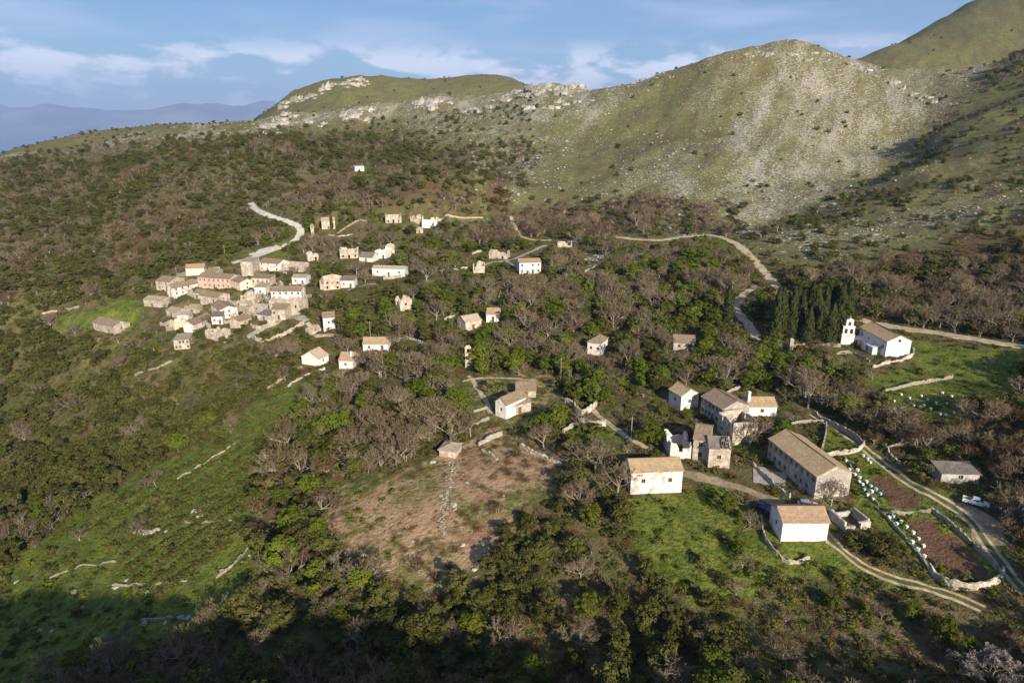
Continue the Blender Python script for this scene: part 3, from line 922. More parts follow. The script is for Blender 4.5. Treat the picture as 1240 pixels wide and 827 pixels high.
H('roofless grey stone barn beside the footpath', (592, 314), (614, 313), 8.0, 3.6, None, 0, 'w_stone', 't_old', (2, 0), 1, ruin=0.5, name='roofless_house')
H('stub of a ruined house with two pointed gable ends', (573, 331), (587, 330), 7.0, 4.2, None, 0, 'w_warm', 't_old', (0, 0), 1, ruin=0.75, name='roofless_house', door=False)
H('long white facade on a terrace with two dark windows', (451, 335), (490, 334), 7.0, 4.0, 'x', 0.7, 'w_white', 't_pale', (3, 0), 1, name='white_house', ruin=0.0)
H('ruined two-storey house with warm stone above the terraced road', (412, 314), (434, 312), 8.5, 5.4, None, 0, 'w_warm', 't_old', (3, 1), 2, ruin=0.25, name='roofless_house')
H('low white outbuilding under a grey roof beside the warm ruin', (435, 317), (451, 317), 8.0, 2.6, 'x', 2.2, 'w_white', 't_grey', (1, 0), 1, name='stone_outbuilding', cat='outbuilding')
H('pale stone house with two small windows and broken upper wall', (454, 313), (467, 313), 9.0, 4.8, None, 0, 'w_white', 't_old', (2, 1), 1, ruin=0.4, name='roofless_house')
H('pale ruin with a stepped back wall next to the two-window house', (468, 308), (478, 306), 7.0, 4.2, None, 0, 'w_stone', 't_old', (1, 1), 1, ruin=0.5, name='roofless_house')
H('jagged single ruin standing alone in the bare wood', (485, 378), (499, 374), 6.0, 5.2, None, 0, 'w_warm', 't_old', (1, 1), 1, ruin=0.7, name='roofless_house', door=False)
H('white house with bright orange roof on the spur terrace', (411, 448), (427, 445), 8.0, 3.2, 'x', 1.8, 'w_bright', 't_tan', (1, 1), 1, chim=1, name='white_house', door=False)
H('white gable with steep roofless top on the spur', (366, 443), (386, 441), 6.0, 3.0, 'y', 2.4, 'w_bright', 't_pale', (0, 1), 1, name='white_house', door=False)
H('long house with tan roof behind white courtyard wall', (440, 428), (470, 421), 7.0, 2.6, 'x', 1.6, 'w_white', 't_tan', (2, 0), 1, name='stone_house')
H('small white house with gable beside the curving lane', (392, 399), (406, 395), 6.5, 4.6, 'x', 1.6, 'w_bright', 't_old', (1, 1), 1, name='white_house', door=False)
H('large roofless house with three tiers of windows above the lane', (388, 353), (412, 350), 10.0, 5.0, None, 0, 'w_warm', 't_old', (4, 1), 2, ruin=0.3, name='roofless_house')
H('white end house joined to the large roofless house', (413, 350), (429, 347), 8.0, 3.6, 'shed', 0.8, 'w_white', 't_old', (2, 1), 1, name='white_house')
H('lone rectangular stone house above the valley orchards', (467, 272), (486, 268), 7.5, 4.6, None, 0, 'w_stone', 't_old', (3, 1), 2, ruin=0.1, name='roofless_house')
H('tumbled pale ruin beyond the lone stone house', (497, 268), (508, 269), 7.0, 3.4, None, 0, 'w_stone', 't_old', (1, 0), 1, ruin=0.7, name='roofless_house', door=False)
H('broader pale ruin with a dark breach in its wall', (511, 274), (529, 273), 9.0, 4.2, None, 0, 'w_white', 't_old', (2, 1), 1, ruin=0.5, name='roofless_house')
H('small pale hut below the broad pale ruin', (504, 283), (512, 282), 5.0, 2.6, 'x', 0.8, 'w_stone', 't_pale', (0, 0), 1, name='stone_hut', cat='hut')
H('pink-washed church with plain blank walls near the free bell tower', (390, 279), (406, 276), 11.0, 5.4, 'x', 1.4, 'w_warm', 't_pale', (0, 0), 1, name='church', cat='church')
H('tiny pale hut alone high in the scrub above the village', (430, 208), (441, 207), 6.0, 4.0, 'shed', 0.6, 'w_white', 't_pale', (1, 0), 1, name='stone_hut', cat='hut')
# --- the stone village
H('stone farmhouse with pale gable alone in the green field', (114, 401), (138, 403), 9.0, 4.0, 'x', 2.0, 'w_stone', 't_old', (2, 1), 1, name='stone_farmhouse', cat='farmhouse')
H('upper house with large tan roof at the village edge', (190, 352), (206, 352), 11.0, 5.2, 'x', 1.8, 'w_warm', 't_old', (2, 1), 2, name='stone_house')
H('narrow white-gabled house with long shaded side', (204, 358), (210, 359), 15.0, 4.6, 'y', 1.6, 'w_worn', 't_old', (1, 4), 2, name='stone_house')
H('broken stone house with pale roof below the village edge', (175, 372), (194, 371), 8.0, 3.6, 'x', 1.2, 'w_stone', 't_lichen', (1, 0), 1, name='stone_house')
H('pale yellow house with fresh orange roof', (226, 336), (248, 331), 8.0, 4.2, 'x', 1.6, 'w_yellow', 't_orange', (0, 1), 1, name='yellow_house', door=False)
H('long faded pink mansion with a row of small windows', (241, 350), (279, 348), 9.5, 5.6, 'x', 1.6, 'w_pink', 't_old', (7, 2), 2, name='pink_mansion')
H('tall square tower house of cream stone beside the road', (293, 335), (307, 334), 10.0, 8.2, 'shed', 0.6, 'w_stone', 't_lichen', (0, 1), 2, name='tower_house', door=False)
H('long cream house with brown roof behind the tower house', (315, 329), (338, 328), 8.5, 4.8, 'x', 1.6, 'w_worn', 't_old', (4, 1), 2, name='long_stone_house')
H('ruined continuation of the long cream house', (339, 329), (366, 328), 7.0, 4.2, None, 0, 'w_warm', 't_old', (4, 1), 1, ruin=0.35, name='roofless_house')
H('low stone house facing the lane below the pink mansion', (243, 367), (264, 366), 8.0, 3.2, 'x', 1.6, 'w_warm', 't_old', (2, 1), 1, name='stone_house')
H('square house with whitish flat roof at the lower village edge', (212, 427), (230, 419), 8.5, 4.4, 'shed', 0.5, 'w_stone', 't_lichen', (4, 1), 2, name='stone_house', door=False)
H('long house with ridge pointing downhill and white lower gable', (223, 402), (235, 403), 16.0, 3.6, 'y', 1.8, 'w_worn', 't_old', (0, 3), 1, name='long_stone_house', door=False)
H('rounded stone outbuilding with pale roof at the wooded edge', (202, 384), (214, 384), 7.0, 3.0, 'x', 1.2, 'w_stone', 't_lichen', (1, 0), 1, name='stone_outbuilding', cat='outbuilding')
H('roofless stub with orange inner wall under the rounded outbuilding', (205, 399), (212, 399), 6.0, 4.0, None, 0, 'w_yellow', 't_old', (0, 0), 1, ruin=0.6, name='roofless_house', door=False)
H('small pale-roofed house above the downhill long house', (216, 390), (228, 387), 6.0, 3.0, 'x', 1.0, 'w_worn', 't_lichen', (1, 0), 1, name='stone_house', door=False)
H('small stone hut with very pale roof in the village lanes', (228, 381), (238, 378), 6.5, 2.8, 'x', 1.0, 'w_stone', 't_lichen', (1, 0), 1, name='stone_hut', cat='hut')
H('jagged low house at the foot of the village', (249, 409), (264, 413), 7.0, 3.8, None, 0, 'w_stone', 't_old', (1, 1), 1, ruin=0.35, name='roofless_house', door=False)
H('tiny ruined corner hut beside the jagged low house', (266, 415), (273, 415), 5.0, 2.8, None, 0, 'w_grey', 't_old', (1, 0), 1, ruin=0.5, name='roofless_hut', cat='hut', door=False)
H('white-faced house with grey-brown roof in the heart of the village', (257, 383), (267, 382), 8.0, 4.4, 'x', 1.4, 'w_worn', 't_old', (1, 1), 2, name='stone_house')
H('white patched house stepping down from the white-faced house', (257, 393), (270, 392), 7.0, 3.6, 'shed', 0.7, 'w_worn', 't_grey', (2, 1), 1, name='stone_house')
H('orange-gabled stone house at the village foot', (279, 398), (290, 398), 8.0, 3.8, 'y', 1.4, 'w_warm', 't_old', (0, 1), 1, name='stone_house', door=False)
H('rough stone house leaning against the orange gable', (291, 395), (304, 390), 7.5, 3.6, None, 0, 'w_stone', 't_old', (1, 0), 1, ruin=0.35, name='roofless_house')
H('low ruin of warm stone with a tree growing inside', (280, 378), (302, 379), 9.0, 3.6, None, 0, 'w_warm', 't_old', (2, 1), 1, ruin=0.5, name='roofless_house')
H('two-storey cream ruin under the bare tree', (292, 370), (309, 370), 8.0, 5.0, None, 0, 'w_stone', 't_old', (2, 1), 2, ruin=0.35, name='roofless_house')
H('row house with three dark windows behind the parked cars', (305, 346), (326, 345), 7.0, 3.8, 'shed', 0.7, 'w_warm', 't_old', (4, 0), 1, name='stone_house')
H('white cube house next to the row house', (309, 357), (322, 356), 7.0, 3.8, 'shed', 0.5, 'w_worn', 't_lichen', (1, 1), 1, name='white_house')
H('wide house with brown roof above the village square', (329, 366), (365, 362), 8.0, 4.6, 'x', 1.5, 'w_worn', 't_old', (5, 1), 2, name='long_stone_house')
H('wide rosy ruin with two windows beside the village square', (327, 378), (363, 377), 8.0, 5.2, None, 0, 'w_warm', 't_old', (4, 1), 1, ruin=0.25, name='roofless_house')
H('taverna house with three upper windows on the village square', (330, 388), (346, 386), 9.0, 4.8, 'x', 1.5, 'w_stone', 't_old', (3, 1), 1, name='stone_house', wz=2.4)
H('stone annex with awning roof left of the taverna house', (312, 389), (327, 388), 6.0, 2.8, 'shed', 0.7, 'w_grey', 't_grey', (1, 0), 1, name='stone_outbuilding', cat='outbuilding')
H('low white house with pale roof above the village square', (354, 345), (371, 344), 7.0, 3.6, 'x', 0.9, 'w_worn', 't_lichen', (2, 1), 1, name='white_house')
H('pinkish ruin beside the field wall above the square', (373, 317), (386, 315), 7.0, 3.8, None, 0, 'w_warm', 't_old', (2, 0), 1, ruin=0.5, name='roofless_house')
H('grey house with sagging roof between pink mansion and tower', (282, 350), (291, 350), 8.0, 4.2, 'x', 1.4, 'w_yellow', 't_old', (1, 1), 2, name='stone_house')
H('pale roof house behind the pink mansion', (250, 337), (262, 336), 8.0, 3.4, 'x', 1.4, 'w_stone', 't_old', (1, 0), 1, name='stone_house')
H('small stone house with dark doorway at the lane bend', (235, 362), (243, 362), 6.5, 3.2, 'x', 1.2, 'w_warm', 't_old', (1, 0), 1, name='stone_house')
H('ruined shell above the taverna annex', (306, 383), (316, 382), 7.0, 3.4, None, 0, 'w_grey', 't_old', (1, 0), 1, ruin=0.5, name='roofless_house', door=False)
H('hut-sized ruin in the low scrub beneath the wall loop', (370, 404), (378, 404), 5.0, 2.2, None, 0, 'w_stone', 't_old', (0, 0), 1, ruin=0.6, name='roofless_hut', cat='hut', door=False)
H('low stone hut with pale domed roof at the top of the cleared field', (532, 553), (551, 554), 5.0, 1.9, 'hip', 0.9, 'w_stone', 't_lichen', (0, 0), 1, name='stone_hut', cat='hut', door=False)
H('low ruin with red inner wall on the hillside path', (675, 300), (692, 299), 6.0, 2.4, None, 0, 'w_stone', 't_old', (0, 0), 1, ruin=0.6, name='roofless_hut', cat='hut', door=False)

# place them, level the ground under each
for q in HOUSES:
    a = ground(*q['A']); b_ = ground(*q['B'])
    e = (b_ - a)[:2]; L = float(np.hypot(*e)); e = e / L
    nrm = np.array([-e[1], e[0]])
    c = (a[:2] + b_[:2]) / 2 + nrm * q['D'] / 2
    z0 = float((a[2] + b_[2]) / 2)
    q.update(L=L, e=e, n=nrm, c=c, z=z0, ang=math.atan2(e[1], e[0]), d=float(project(c[0], c[1], z0)[2]))
    lx = (GX - c[0]) * e[0] + (GY - c[1]) * e[1]; ly = (GX - c[0]) * nrm[0] + (GY - c[1]) * nrm[1]
    out = np.maximum(np.abs(lx) - L / 2, np.abs(ly) - q['D'] / 2)
    w = 1 - sstep(0.8, 6.5, out)
    GZ = GZ * (1 - w) + (z0 - 0.06) * w
HOUSE_BB = []
for q in HOUSES:
    xs_ = []; ys_ = []
    for sx in (-.5, .5):
        for sy in (-.5, .5):
            for zz in (0, q['h']):
                p = q['c'] + q['e'] * sx * q['L'] + q['n'] * sy * q['D']
                u, v, d_ = project(p[0], p[1], q['z'] + zz)
                xs_.append(u); ys_.append(v)
    HOUSE_BB.append((min(xs_), max(xs_), min(ys_), max(ys_), q['d']))


# ---------------------------------------------------------------- building the houses
def panel(mb, p0, p1, zb, top, th, holes, ragged=False):
    """one wall with real openings; top(s) gives its height along the wall, thickness goes to the left of p0->p1"""
    p0 = Vector((*p0, 0)); p1 = Vector((*p1, 0))
    L = (p1 - p0).length; e = (p1 - p0) / L; n = Vector((-e.y, e.x, 0))
    br = {0.0, L}
    for (s, w, z0, z1) in holes:
        br.add(s - w / 2); br.add(s + w / 2)
    br.add(L / 2)
    if ragged:
        k_ = max(2, int(L / 0.7))
        for i in range(1, k_):
            br.add(L * i / k_)
    br = sorted(x for x in br if -1e-6 <= x <= L + 1e-6)
    for s0, s1 in zip(br[:-1], br[1:]):
        if s1 - s0 < 0.02:
            continue
        sm = (s0 + s1) / 2
        t0, t1 = top(s0), top(s1)
        cuts = sorted([(z0, z1) for (s, w, z0, z1) in holes if abs(s - sm) < w / 2])
        spans = []; z = zb
        for (z0, z1) in cuts:
            if z0 > z + 0.02:
                spans.append((z, z0, z0))
            z = z1
        if z < min(t0, t1) - 0.02:
            spans.append((z, t0, t1))
        for (a, b0, b1) in spans:
            q0 = p0 + e * s0; q1 = p0 + e * s1
            P = [q0, q1, q1 + n * th, q0 + n * th]
            v = [(p.x, p.y, a) for p in P] + [(P[0].x, P[0].y, b0), (P[1].x, P[1].y, b1), (P[2].x, P[2].y, b1), (P[3].x, P[3].y, b0)]
            i0 = len(mb.v); mb.v += v; mb.u += [(0, 0)] * 8
            for f in ((0, 3, 2, 1), (4, 5, 6, 7), (0, 1, 5, 4), (1, 2, 6, 5), (2, 3, 7, 6), (3, 0, 4, 7)):
                mb.f.append(tuple(i0 + i for i in f))


def slope(mb, e0, e1, r0, r1, th=0.13, nx=8, ny=4, sag=0.05, rs=None, hole=None):
    """tiled slope: e0,e1 eave corners, r0,r1 ridge corners (above e0,e1); UV in metres"""
    e0, e1, r0, r1 = (Vector(p) for p in (e0, e1, r0, r1))
    W = (e1 - e0).length; S = ((r0 + r1) / 2 - (e0 + e1) / 2).length
    off = random.uniform(0, 50)
    G = []
    for j in range(ny + 1):
        for i in range(nx + 1):
            u = i / nx; v = j / ny
            p = (e0 * (1 - u) + e1 * u) * (1 - v) + (r0 * (1 - u) + r1 * u) * v
            p = p + Vector((0, 0, -sag * 2 * math.sin(math.pi * v) - 0.10 * math.sin(math.pi * u) * v + random.uniform(-0.045, 0.045)))
            G.append((p, (off + (p - e0).dot((e1 - e0) / W), off + v * S)))
    b0 = len(mb.v)
    for (p, uvv) in G:
        mb.v.append(tuple(p + Vector((0, 0, th)))); mb.u.append(uvv)
    b1 = len(mb.v)
    for (p, uvv) in G:
        mb.v.append(tuple(p)); mb.u.append(uvv)
    k_ = nx + 1
    keep = {}
    for j in range(ny):
        for i in range(nx):
            keep[i, j] = not (hole and hole(i / nx, j / ny))
    for (i, j), kp in keep.items():
        if not kp:
            continue
        a = j * k_ + i
        mb.f.append((b0 + a, b0 + a + 1, b0 + a + 1 + k_, b0 + a + k_))
        mb.f.append((b1 + a, b1 + a + k_, b1 + a + 1 + k_, b1 + a + 1))
        for (di, dj, s_, t_) in ((0, -1, a, a + 1), (0, 1, a + k_ + 1, a + k_), (-1, 0, a + k_, a), (1, 0, a + 1, a + 1 + k_)):
            if not keep.get((i + di, j + dj), False):
                mb.f.append((b1 + s_, b1 + t_, b0 + t_, b0 + s_))


_win_cache = {}


def add_opening(parent, kind, p, rz, w, h, dark=False):
    key = (kind, round(w, 2), round(h, 2))
    if key not in _win_cache:
        if kind == 'window':
            f = MB(); t = 0.07
            f.box(-w / 2, -w / 2 + t, 0, .07, 0, h); f.box(w / 2 - t, w / 2, 0, .07, 0, h)
            f.box(-w / 2 + t, w / 2 - t, 0, .07, 0, t); f.box(-w / 2 + t, w / 2 - t, 0, .07, h - t, h)
            f.box(-0.03, 0.03, 0.005, .065, t, h - t)
            g = MB(); g.box(-w / 2 + t, w / 2 - t, .025, .045, t, h - t)
            _win_cache[key] = (mesh_np('window', f.v, f.f, M['frame']), mesh_np('pane', g.v, g.f, M['glass']))
        else:
            f = MB(); f.box(-w / 2, w / 2, 0, .06, 0, h)
            g = MB(); g.box(w / 2 - .22, w / 2 - .14, -.05, 0, h * .45, h * .52)
            _win_cache[key] = (mesh_np('door', f.v, f.f, M['shutter']), mesh_np('handle', g.v, g.f, M['metal']))
    a, b_ = _win_cache[key]
    o = obj(kind, a, parent, p, rz)
    obj('pane' if kind == 'window' else 'handle', b_, o)
    return o


def build_house(q):
    L, D, h, rise, roof, ruin = q['L'], q['D'], q['h'], q['rise'], q['roof'], q['ruin']
    root = empty(q['name'], (q['c'][0], q['c'][1], q['z']), q['ang'])
    tag(root, q['label'], q['cat'], 'village and hamlet buildings')
    rs = random.Random(hash(q['label']) % 10007 if False else sum(ord(ch) * (i + 3) for i, ch in enumerate(q['label'])))
    th = 0.45
    x0, x1, y0, y1 = -L / 2, L / 2, -D / 2, D / 2
    zb = -1.6
    corners = [(x0, y0), (x1, y0), (x1, y1), (x0, y1)]
    # openings per side
    sides = [('front', L, (x0, y0), (x1, y0), 0.0), ('right', D - 2 * th, (x1, y0 + th), (x1, y1 - th), math.pi / 2),
             ('back', L, (x1, y1), (x0, y1), math.pi), ('left', D - 2 * th, (x0, y1 - th), (x0, y0 + th), -math.pi / 2)]
    wall = MB()
    opens = []
    big = q['d'] < 260
    for nm, ln, pa, pb, rz in sides:
        nwin = q['win'][0] if nm == 'front' else (q['win'][1] if nm in ('left', 'right') else 0)
        if ln < 3.0:
            nwin = min(nwin, 1)
        holes = []
        ww, wh = (0.95, 1.3) if q['st'] > 1 or nwin > 2 else (0.95, 1.15)
        fl = h / q['st']
        for s_ in range(q['st']):
            for i in range(nwin):
                if rs.random() < 0.12 and nwin > 2:
                    continue
                sx = ln * (i + 0.5) / nwin + rs.uniform(-.15, .15)
                z0 = fl * s_ + (q.get('wz', max(0.8, (fl - wh) * 0.55)) if q['st'] == 1 else (fl - wh) * 0.55)
                isdoor = q['door'] and nm == 'front' and s_ == 0 and i == nwin // 2
                if isdoor:
                    holes.append((sx, 1.15, -0.02, min(2.1, h - 0.4))); opens.append(('door', nm, sx, 1.15, -0.02, min(2.1, h - .4), pa, pb, rz))
                elif z0 + wh < h - 0.12:
                    holes.append((sx, ww, z0, z0 + wh)); opens.append(('window', nm, sx, ww, z0, wh, pa, pb, rz))
        if nwin == 0 and q['door'] and nm == 'front':
            holes.append((ln * .5, 1.2, -0.02, min(2.0, h - .35))); opens.append(('door', nm, ln * .5, 1.2, -0.02, min(2.0, h - .35), pa, pb, rz))
        seed = rs.uniform(0, 100)
        if roof in (None, 'part'):
            amp = ruin * h
            gab = (nm in ('left', 'right')) and L >= D or (nm in ('front', 'back')) and L < D
            lvl = rs.uniform(0.1, 0.5) if nm != 'back' else rs.uniform(0, 0.25)

            def top(s, seed=seed, amp=amp, gab=gab, ln=ln, lvl=lvl):
                lo = float(pnoise(np.array([s / 4.5 + seed]), np.array([seed]))[0])
                t = h - amp * max(0.0, min(1.0, lvl + (0.55 if lo > 0.12 else -0.15) + 0.5 * lo + 0.5 * float(pnoise(np.array([s * 1.4 + seed]), np.array([seed + 7]))[0])))
                if gab and ruin < 0.8 and not q.get('nogable'):
                    t += 1.3 * max(0.0, 1 - abs(s - ln / 2) / (ln / 2)) * (1 - ruin * 0.5)
                return max(t, 0.5)
            if roof == 'part':
                def top(s, ln=ln, nm=nm):
                    return h + (rise * max(0, 1 - abs(s - ln / 2) / (D / 2)) if nm in ('left', 'right') else 0)
            panel(wall, pa, pb, zb, top, th, [hh for hh in holes], ragged=(roof is None))
        else:
            if roof == 'x' and nm in ('left', 'right'):
                f = lambda s, ln=ln: h + rise * (1 - (abs(s - ln / 2)) / (D / 2)) - 0.02
            elif roof == 'y' and nm in ('front', 'back'):
                f = lambda s, ln=ln: h + rise * (1 - abs(s - ln / 2) / (L / 2)) - 0.02
            elif roof == 'shed' and nm in ('left', 'right'):
                f = (lambda s, ln=ln: h + rise * (th + s) / D - 0.02) if nm == 'right' else (lambda s, ln=ln: h + rise * (1 - (th + s) / D) - 0.02)
            elif roof == 'shed' and nm == 'back':
                f = lambda s: h + rise - 0.02
            else:
                f = lambda s: h
            panel(wall, pa, pb, zb, f, th, holes)
    wall.build('wall', M[q['wm']], root)
    # frames, panes, doors stand inside the openings (ruins keep bare holes)
    if roof not in (None,):
        for (kd, nm, sx, w_, z0, hh, pa, pb, rz) in opens:
            ln = math.hypot(pb[0] - pa[0], pb[1] - pa[1])
            ex, ey = (pb[0] - pa[0]) / ln, (pb[1] - pa[1]) / ln
            inn = 0.14
            p = (pa[0] + ex * sx - ey * inn, pa[1] + ey * sx + ex * inn, z0)
            if kd == 'window':
                add_opening(root, 'window', p, rz, w_, hh)
            else:
                add_opening(root, 'door', p, rz, w_, hh - z0)
    oh, og = 0.35, 0.22
    rf = None
    if roof == 'x':
        k_ = rise / (D / 2); up = 0.03
        mb = MB()
        ez = h - oh * k_ + up; rz_ = h + rise + up
        slope(mb, (x0 - og, y0 - oh, ez), (x1 + og, y0 - oh, ez), (x0 - og, 0, rz_), (x1 + og, 0, rz_), nx=max(6, int(L / 1.2)))
        slope(mb, (x1 + og, y1 + oh, ez), (x0 - og, y1 + oh, ez), (x1 + og, 0, rz_), (x0 - og, 0, rz_), nx=max(6, int(L / 1.2)))
        rf = mb.build('roof', M[q['rm']], root, uv=True)
        rc = MB(); rc.tube((x0 - og, 0, rz_ + .10), (x1 + og, 0, rz_ + .10), .12, .12, 6); rc.build('ridge_cap', M[q['rm']], rf)
    elif roof == 'y':
        k_ = rise / (L / 2); up = 0.03
        mb = MB()
        ez = h - oh * k_ + up; rz_ = h + rise + up
        slope(mb, (x1 + oh, y0 - og, ez), (x1 + oh, y1 + og, ez), (0, y0 - og, rz_), (0, y1 + og, rz_), nx=max(6, int(D / 1.2)))
        slope(mb, (x0 - oh, y1 + og, ez), (x0 - oh, y0 - og, ez), (0, y1 + og, rz_), (0, y0 - og, rz_), nx=max(6, int(D / 1.2)))
        rf = mb.build('roof', M[q['rm']], root, uv=True)
        rc = MB(); rc.tube((0, y0 - og, rz_ + .10), (0, y1 + og, rz_ + .10), .12, .12, 6); rc.build('ridge_cap', M[q['rm']], rf)
    elif roof == 'hip':
        mb = MB(); ez = h - 0.1; rz_ = h + rise
        a = (x0 - oh, y0 - oh, ez); b_ = (x1 + oh, y0 - oh, ez); c = (x1 + oh, y1 + oh, ez); d_ = (x0 - oh, y1 + oh, ez)
        if L >= D:
            r0 = (x0 + D / 2, 0, rz_); r1 = (x1 - D / 2 + 0.01, 0, rz_)
            for s4 in ((a, b_, r0, r1), (c, d_, r1, r0), (b_, c, r1, r1), (d_, a, r0, r0)):
                slope(mb, *s4)
        else:
            r0 = (0, y0 + L / 2, rz_); r1 = (0, y1 - L / 2 + 0.01, rz_)
            for s4 in ((b_, c, r0, r1), (d_, a, r1, r0), (a, b_, r0, r0), (c, d_, r1, r1)):
                slope(mb, *s4)
        rf = mb.build('roof', M[q['rm']], root, uv=True)
    elif roof == 'shed':
        mb = MB(); k_ = rise / D
        slope(mb, (x0 - og, y0 - oh, h - oh * k_ + .03), (x1 + og, y0 - oh, h - oh * k_ + .03), (x0 - og, y1 + og, h + rise + og * k_ + .03), (x1 + og, y1 + og, h + rise + og * k_ + .03), nx=max(6, int(L)))
        rf = mb.build('roof', M[q['rm']], root, uv=True)
    elif roof == 'part':
        k_ = rise / (D / 2); mb = MB(); ez = h - oh * k_ + .03; rz_ = h + rise + .03
        slope(mb, (x0 - og, y0 - oh, ez), (x1 + og, y0 - oh, ez), (x0 - og, 0, rz_), (x1 + og, 0, rz_), nx=12, ny=8, hole=lambda u, v: u > 0.48 and v < 0.9 and rs.random() < 0.8)
        slope(mb, (x1 + og, y1 + oh, ez), (x0 - og, y1 + oh, ez), (x1 + og, 0, rz_), (x0 - og, 0, rz_), nx=12, ny=8, hole=lambda u, v: rs.random() < 0.25)
        rf = mb.build('roof', M[q['rm']], root, uv=True)
        for i in range(6):
            u = x0 + L * (0.5 + i * 0.085)
            rb = MB(); a = Vector((u, y0, h + 0.0)); b_ = Vector((u, 0, h + rise))
            rb.tube(a, b_, .09, .09, 5); rb.build('rafter', M['wood'], root)
    if q['chim'] and rf is not None:
        cx = q.get('chimx', 0.3) * L
        ht = 2.2 if q.get('tallchim') else 0.9
        ch = MB(); zc = h + rise * 0.35
        ch.box(cx - .32, cx + .32, -.35 - D * .2, .35 - D * .2, zc - 0.6, h + rise + ht - 0.2)
        ch.box(cx - .40, cx + .40, -.43 - D * .2, .43 - D * .2, h + rise + ht - 0.2, h + rise + ht)
        ch.build('chimney', M[q['wm']], rf)
    if q.get('church'):
        # round window in the right gable, porches along the shaded side, little apse
        g = MB(); g.tube((x1 - .02, 0, h + .1), (x1 + .06, 0, h + .1), .62, .62, 14)
        o = g.build('round_window', M['frame'], root)
        g = MB(); g.tube((x1 + .05, 0, h + .1), (x1 + .08, 0, h + .1), .46, .46, 14); g.build('pane', M['glass'], o)
        for (a, w_) in ((-L * .42, 5.2), (-L * .06, 6.2)):
            pb_ = MB(); pb_.box(a, a + w_, y0 - 2.6, y0 - .01, zb, 2.1)
            p_ = pb_.build('porch', M['w_worn'], root)
            pr = MB(); slope(pr, (a - .15, y0 - 2.8, 2.13), (a + w_ + .15, y0 - 2.8, 2.13), (a - .15, y0 - .02, 2.75), (a + w_ + .15, y0 - .02, 2.75), nx=4)
            pr.build('porch_roof', M['w_worn'], p_)
            dd = MB(); dd.box(a + w_ * .4, a + w_ * .4 + 1.0, y0 - 2.63, y0 - 2.59, 0, 1.8); dd.build('doorway', M['shutter'], p_)
    if q['name'] == 'long_stone_house' and q['D'] == 8.5 and L > 20 and 'stair porch' in q['label']:
        st_ = MB()
        sx = x0 + L * 0.20
        st_.box(sx, sx + 4.5, y0 - 3.2, y0 - .01, zb, 2.3)
        for i in range(8):
            st_.box(sx + 4.5 + i * .45, sx + 4.95 + i * .45, y0 - 1.9, y0 - .01, zb, 2.1 - i * .27)
        st_.build('stair_porch', M['w_stone'], root)
        dd = MB(); dd.box(sx + .5, sx + 1.6, y0 - 3.23, y0 - 3.19, 0, 1.9); dd.build('doorway', M['shutter'], root)
    return root


# ---------------------------------------------------------------- draped strips and walls
def world_line(pts, step=1.5):
    W = np.array([ground(*p)[:2] for p in pts])
    # Catmull-Rom through the points
    P = np.vstack([2 * W[0] - W[1], W, 2 * W[-1] - W[-2]])
    out = []
    for i in range(1, len(P) - 2):
        seg = np.hypot(*(P[i + 1] - P[i])); n = max(2, int(seg / step))
        for j in range(n):
            t = j / n
            out.append(0.5 * ((2 * P[i]) + (-P[i - 1] + P[i + 1]) * t + (2 * P[i - 1] - 5 * P[i] + 4 * P[i + 1] - P[i + 2]) * t * t + (-P[i - 1] + 3 * P[i] - 3 * P[i + 1] + P[i + 2]) * t ** 3))
    out.append(P[-2])
    return np.array(out)


def straight_line(pts, step=1.2):
    W = np.array([ground(*p)[:2] for p in pts]); out = []
    for a, b_ in zip(W[:-1], W[1:]):
        n = max(2, int(np.hypot(*(b_ - a)) / step))
        for j in range(n):
            out.append(a + (b_ - a) * j / n)
    out.append(W[-1])
    return np.array(out)


ROAD_LINES = []


def line_frames(W):
    t = np.gradient(W, axis=0); t /= np.linalg.norm(t, axis=1)[:, None] + 1e-9
    return np.stack([-t[:, 1], t[:, 0]], 1)


def strip_mesh(W, w, lift, mat, name, nx=4, ragged=0.25):
    N = line_frames(W); n = len(W)
    V = []; s = np.arange(n)
    rl = fbm(s * 0.9, s * 0 + len(W), 3, 3) * ragged * w; rr = fbm(s * 0.9 + 70, s * 0 + len(W), 3, 3) * ragged * w
    for i in range(nx + 1):
        f = i / nx
        off = -(w / 2 + rl) * (1 - f) + (w / 2 + rr) * f
        P = W + N * off[:, None]
        V.append(np.column_stack([P, height(P[:, 0], P[:, 1]) + lift + (0.03 if 0 < i < nx else 0.0)]))
    V = np.stack(V, 1).reshape(-1, 3)
    a = (np.arange(n - 1)[:, None] * (nx + 1) + np.arange(nx)[None, :]).ravel()
    Fc = np.stack([a, a + 1, a + nx + 2, a + nx + 1], 1)
    return mesh_np(name, V, Fc, mat, True)


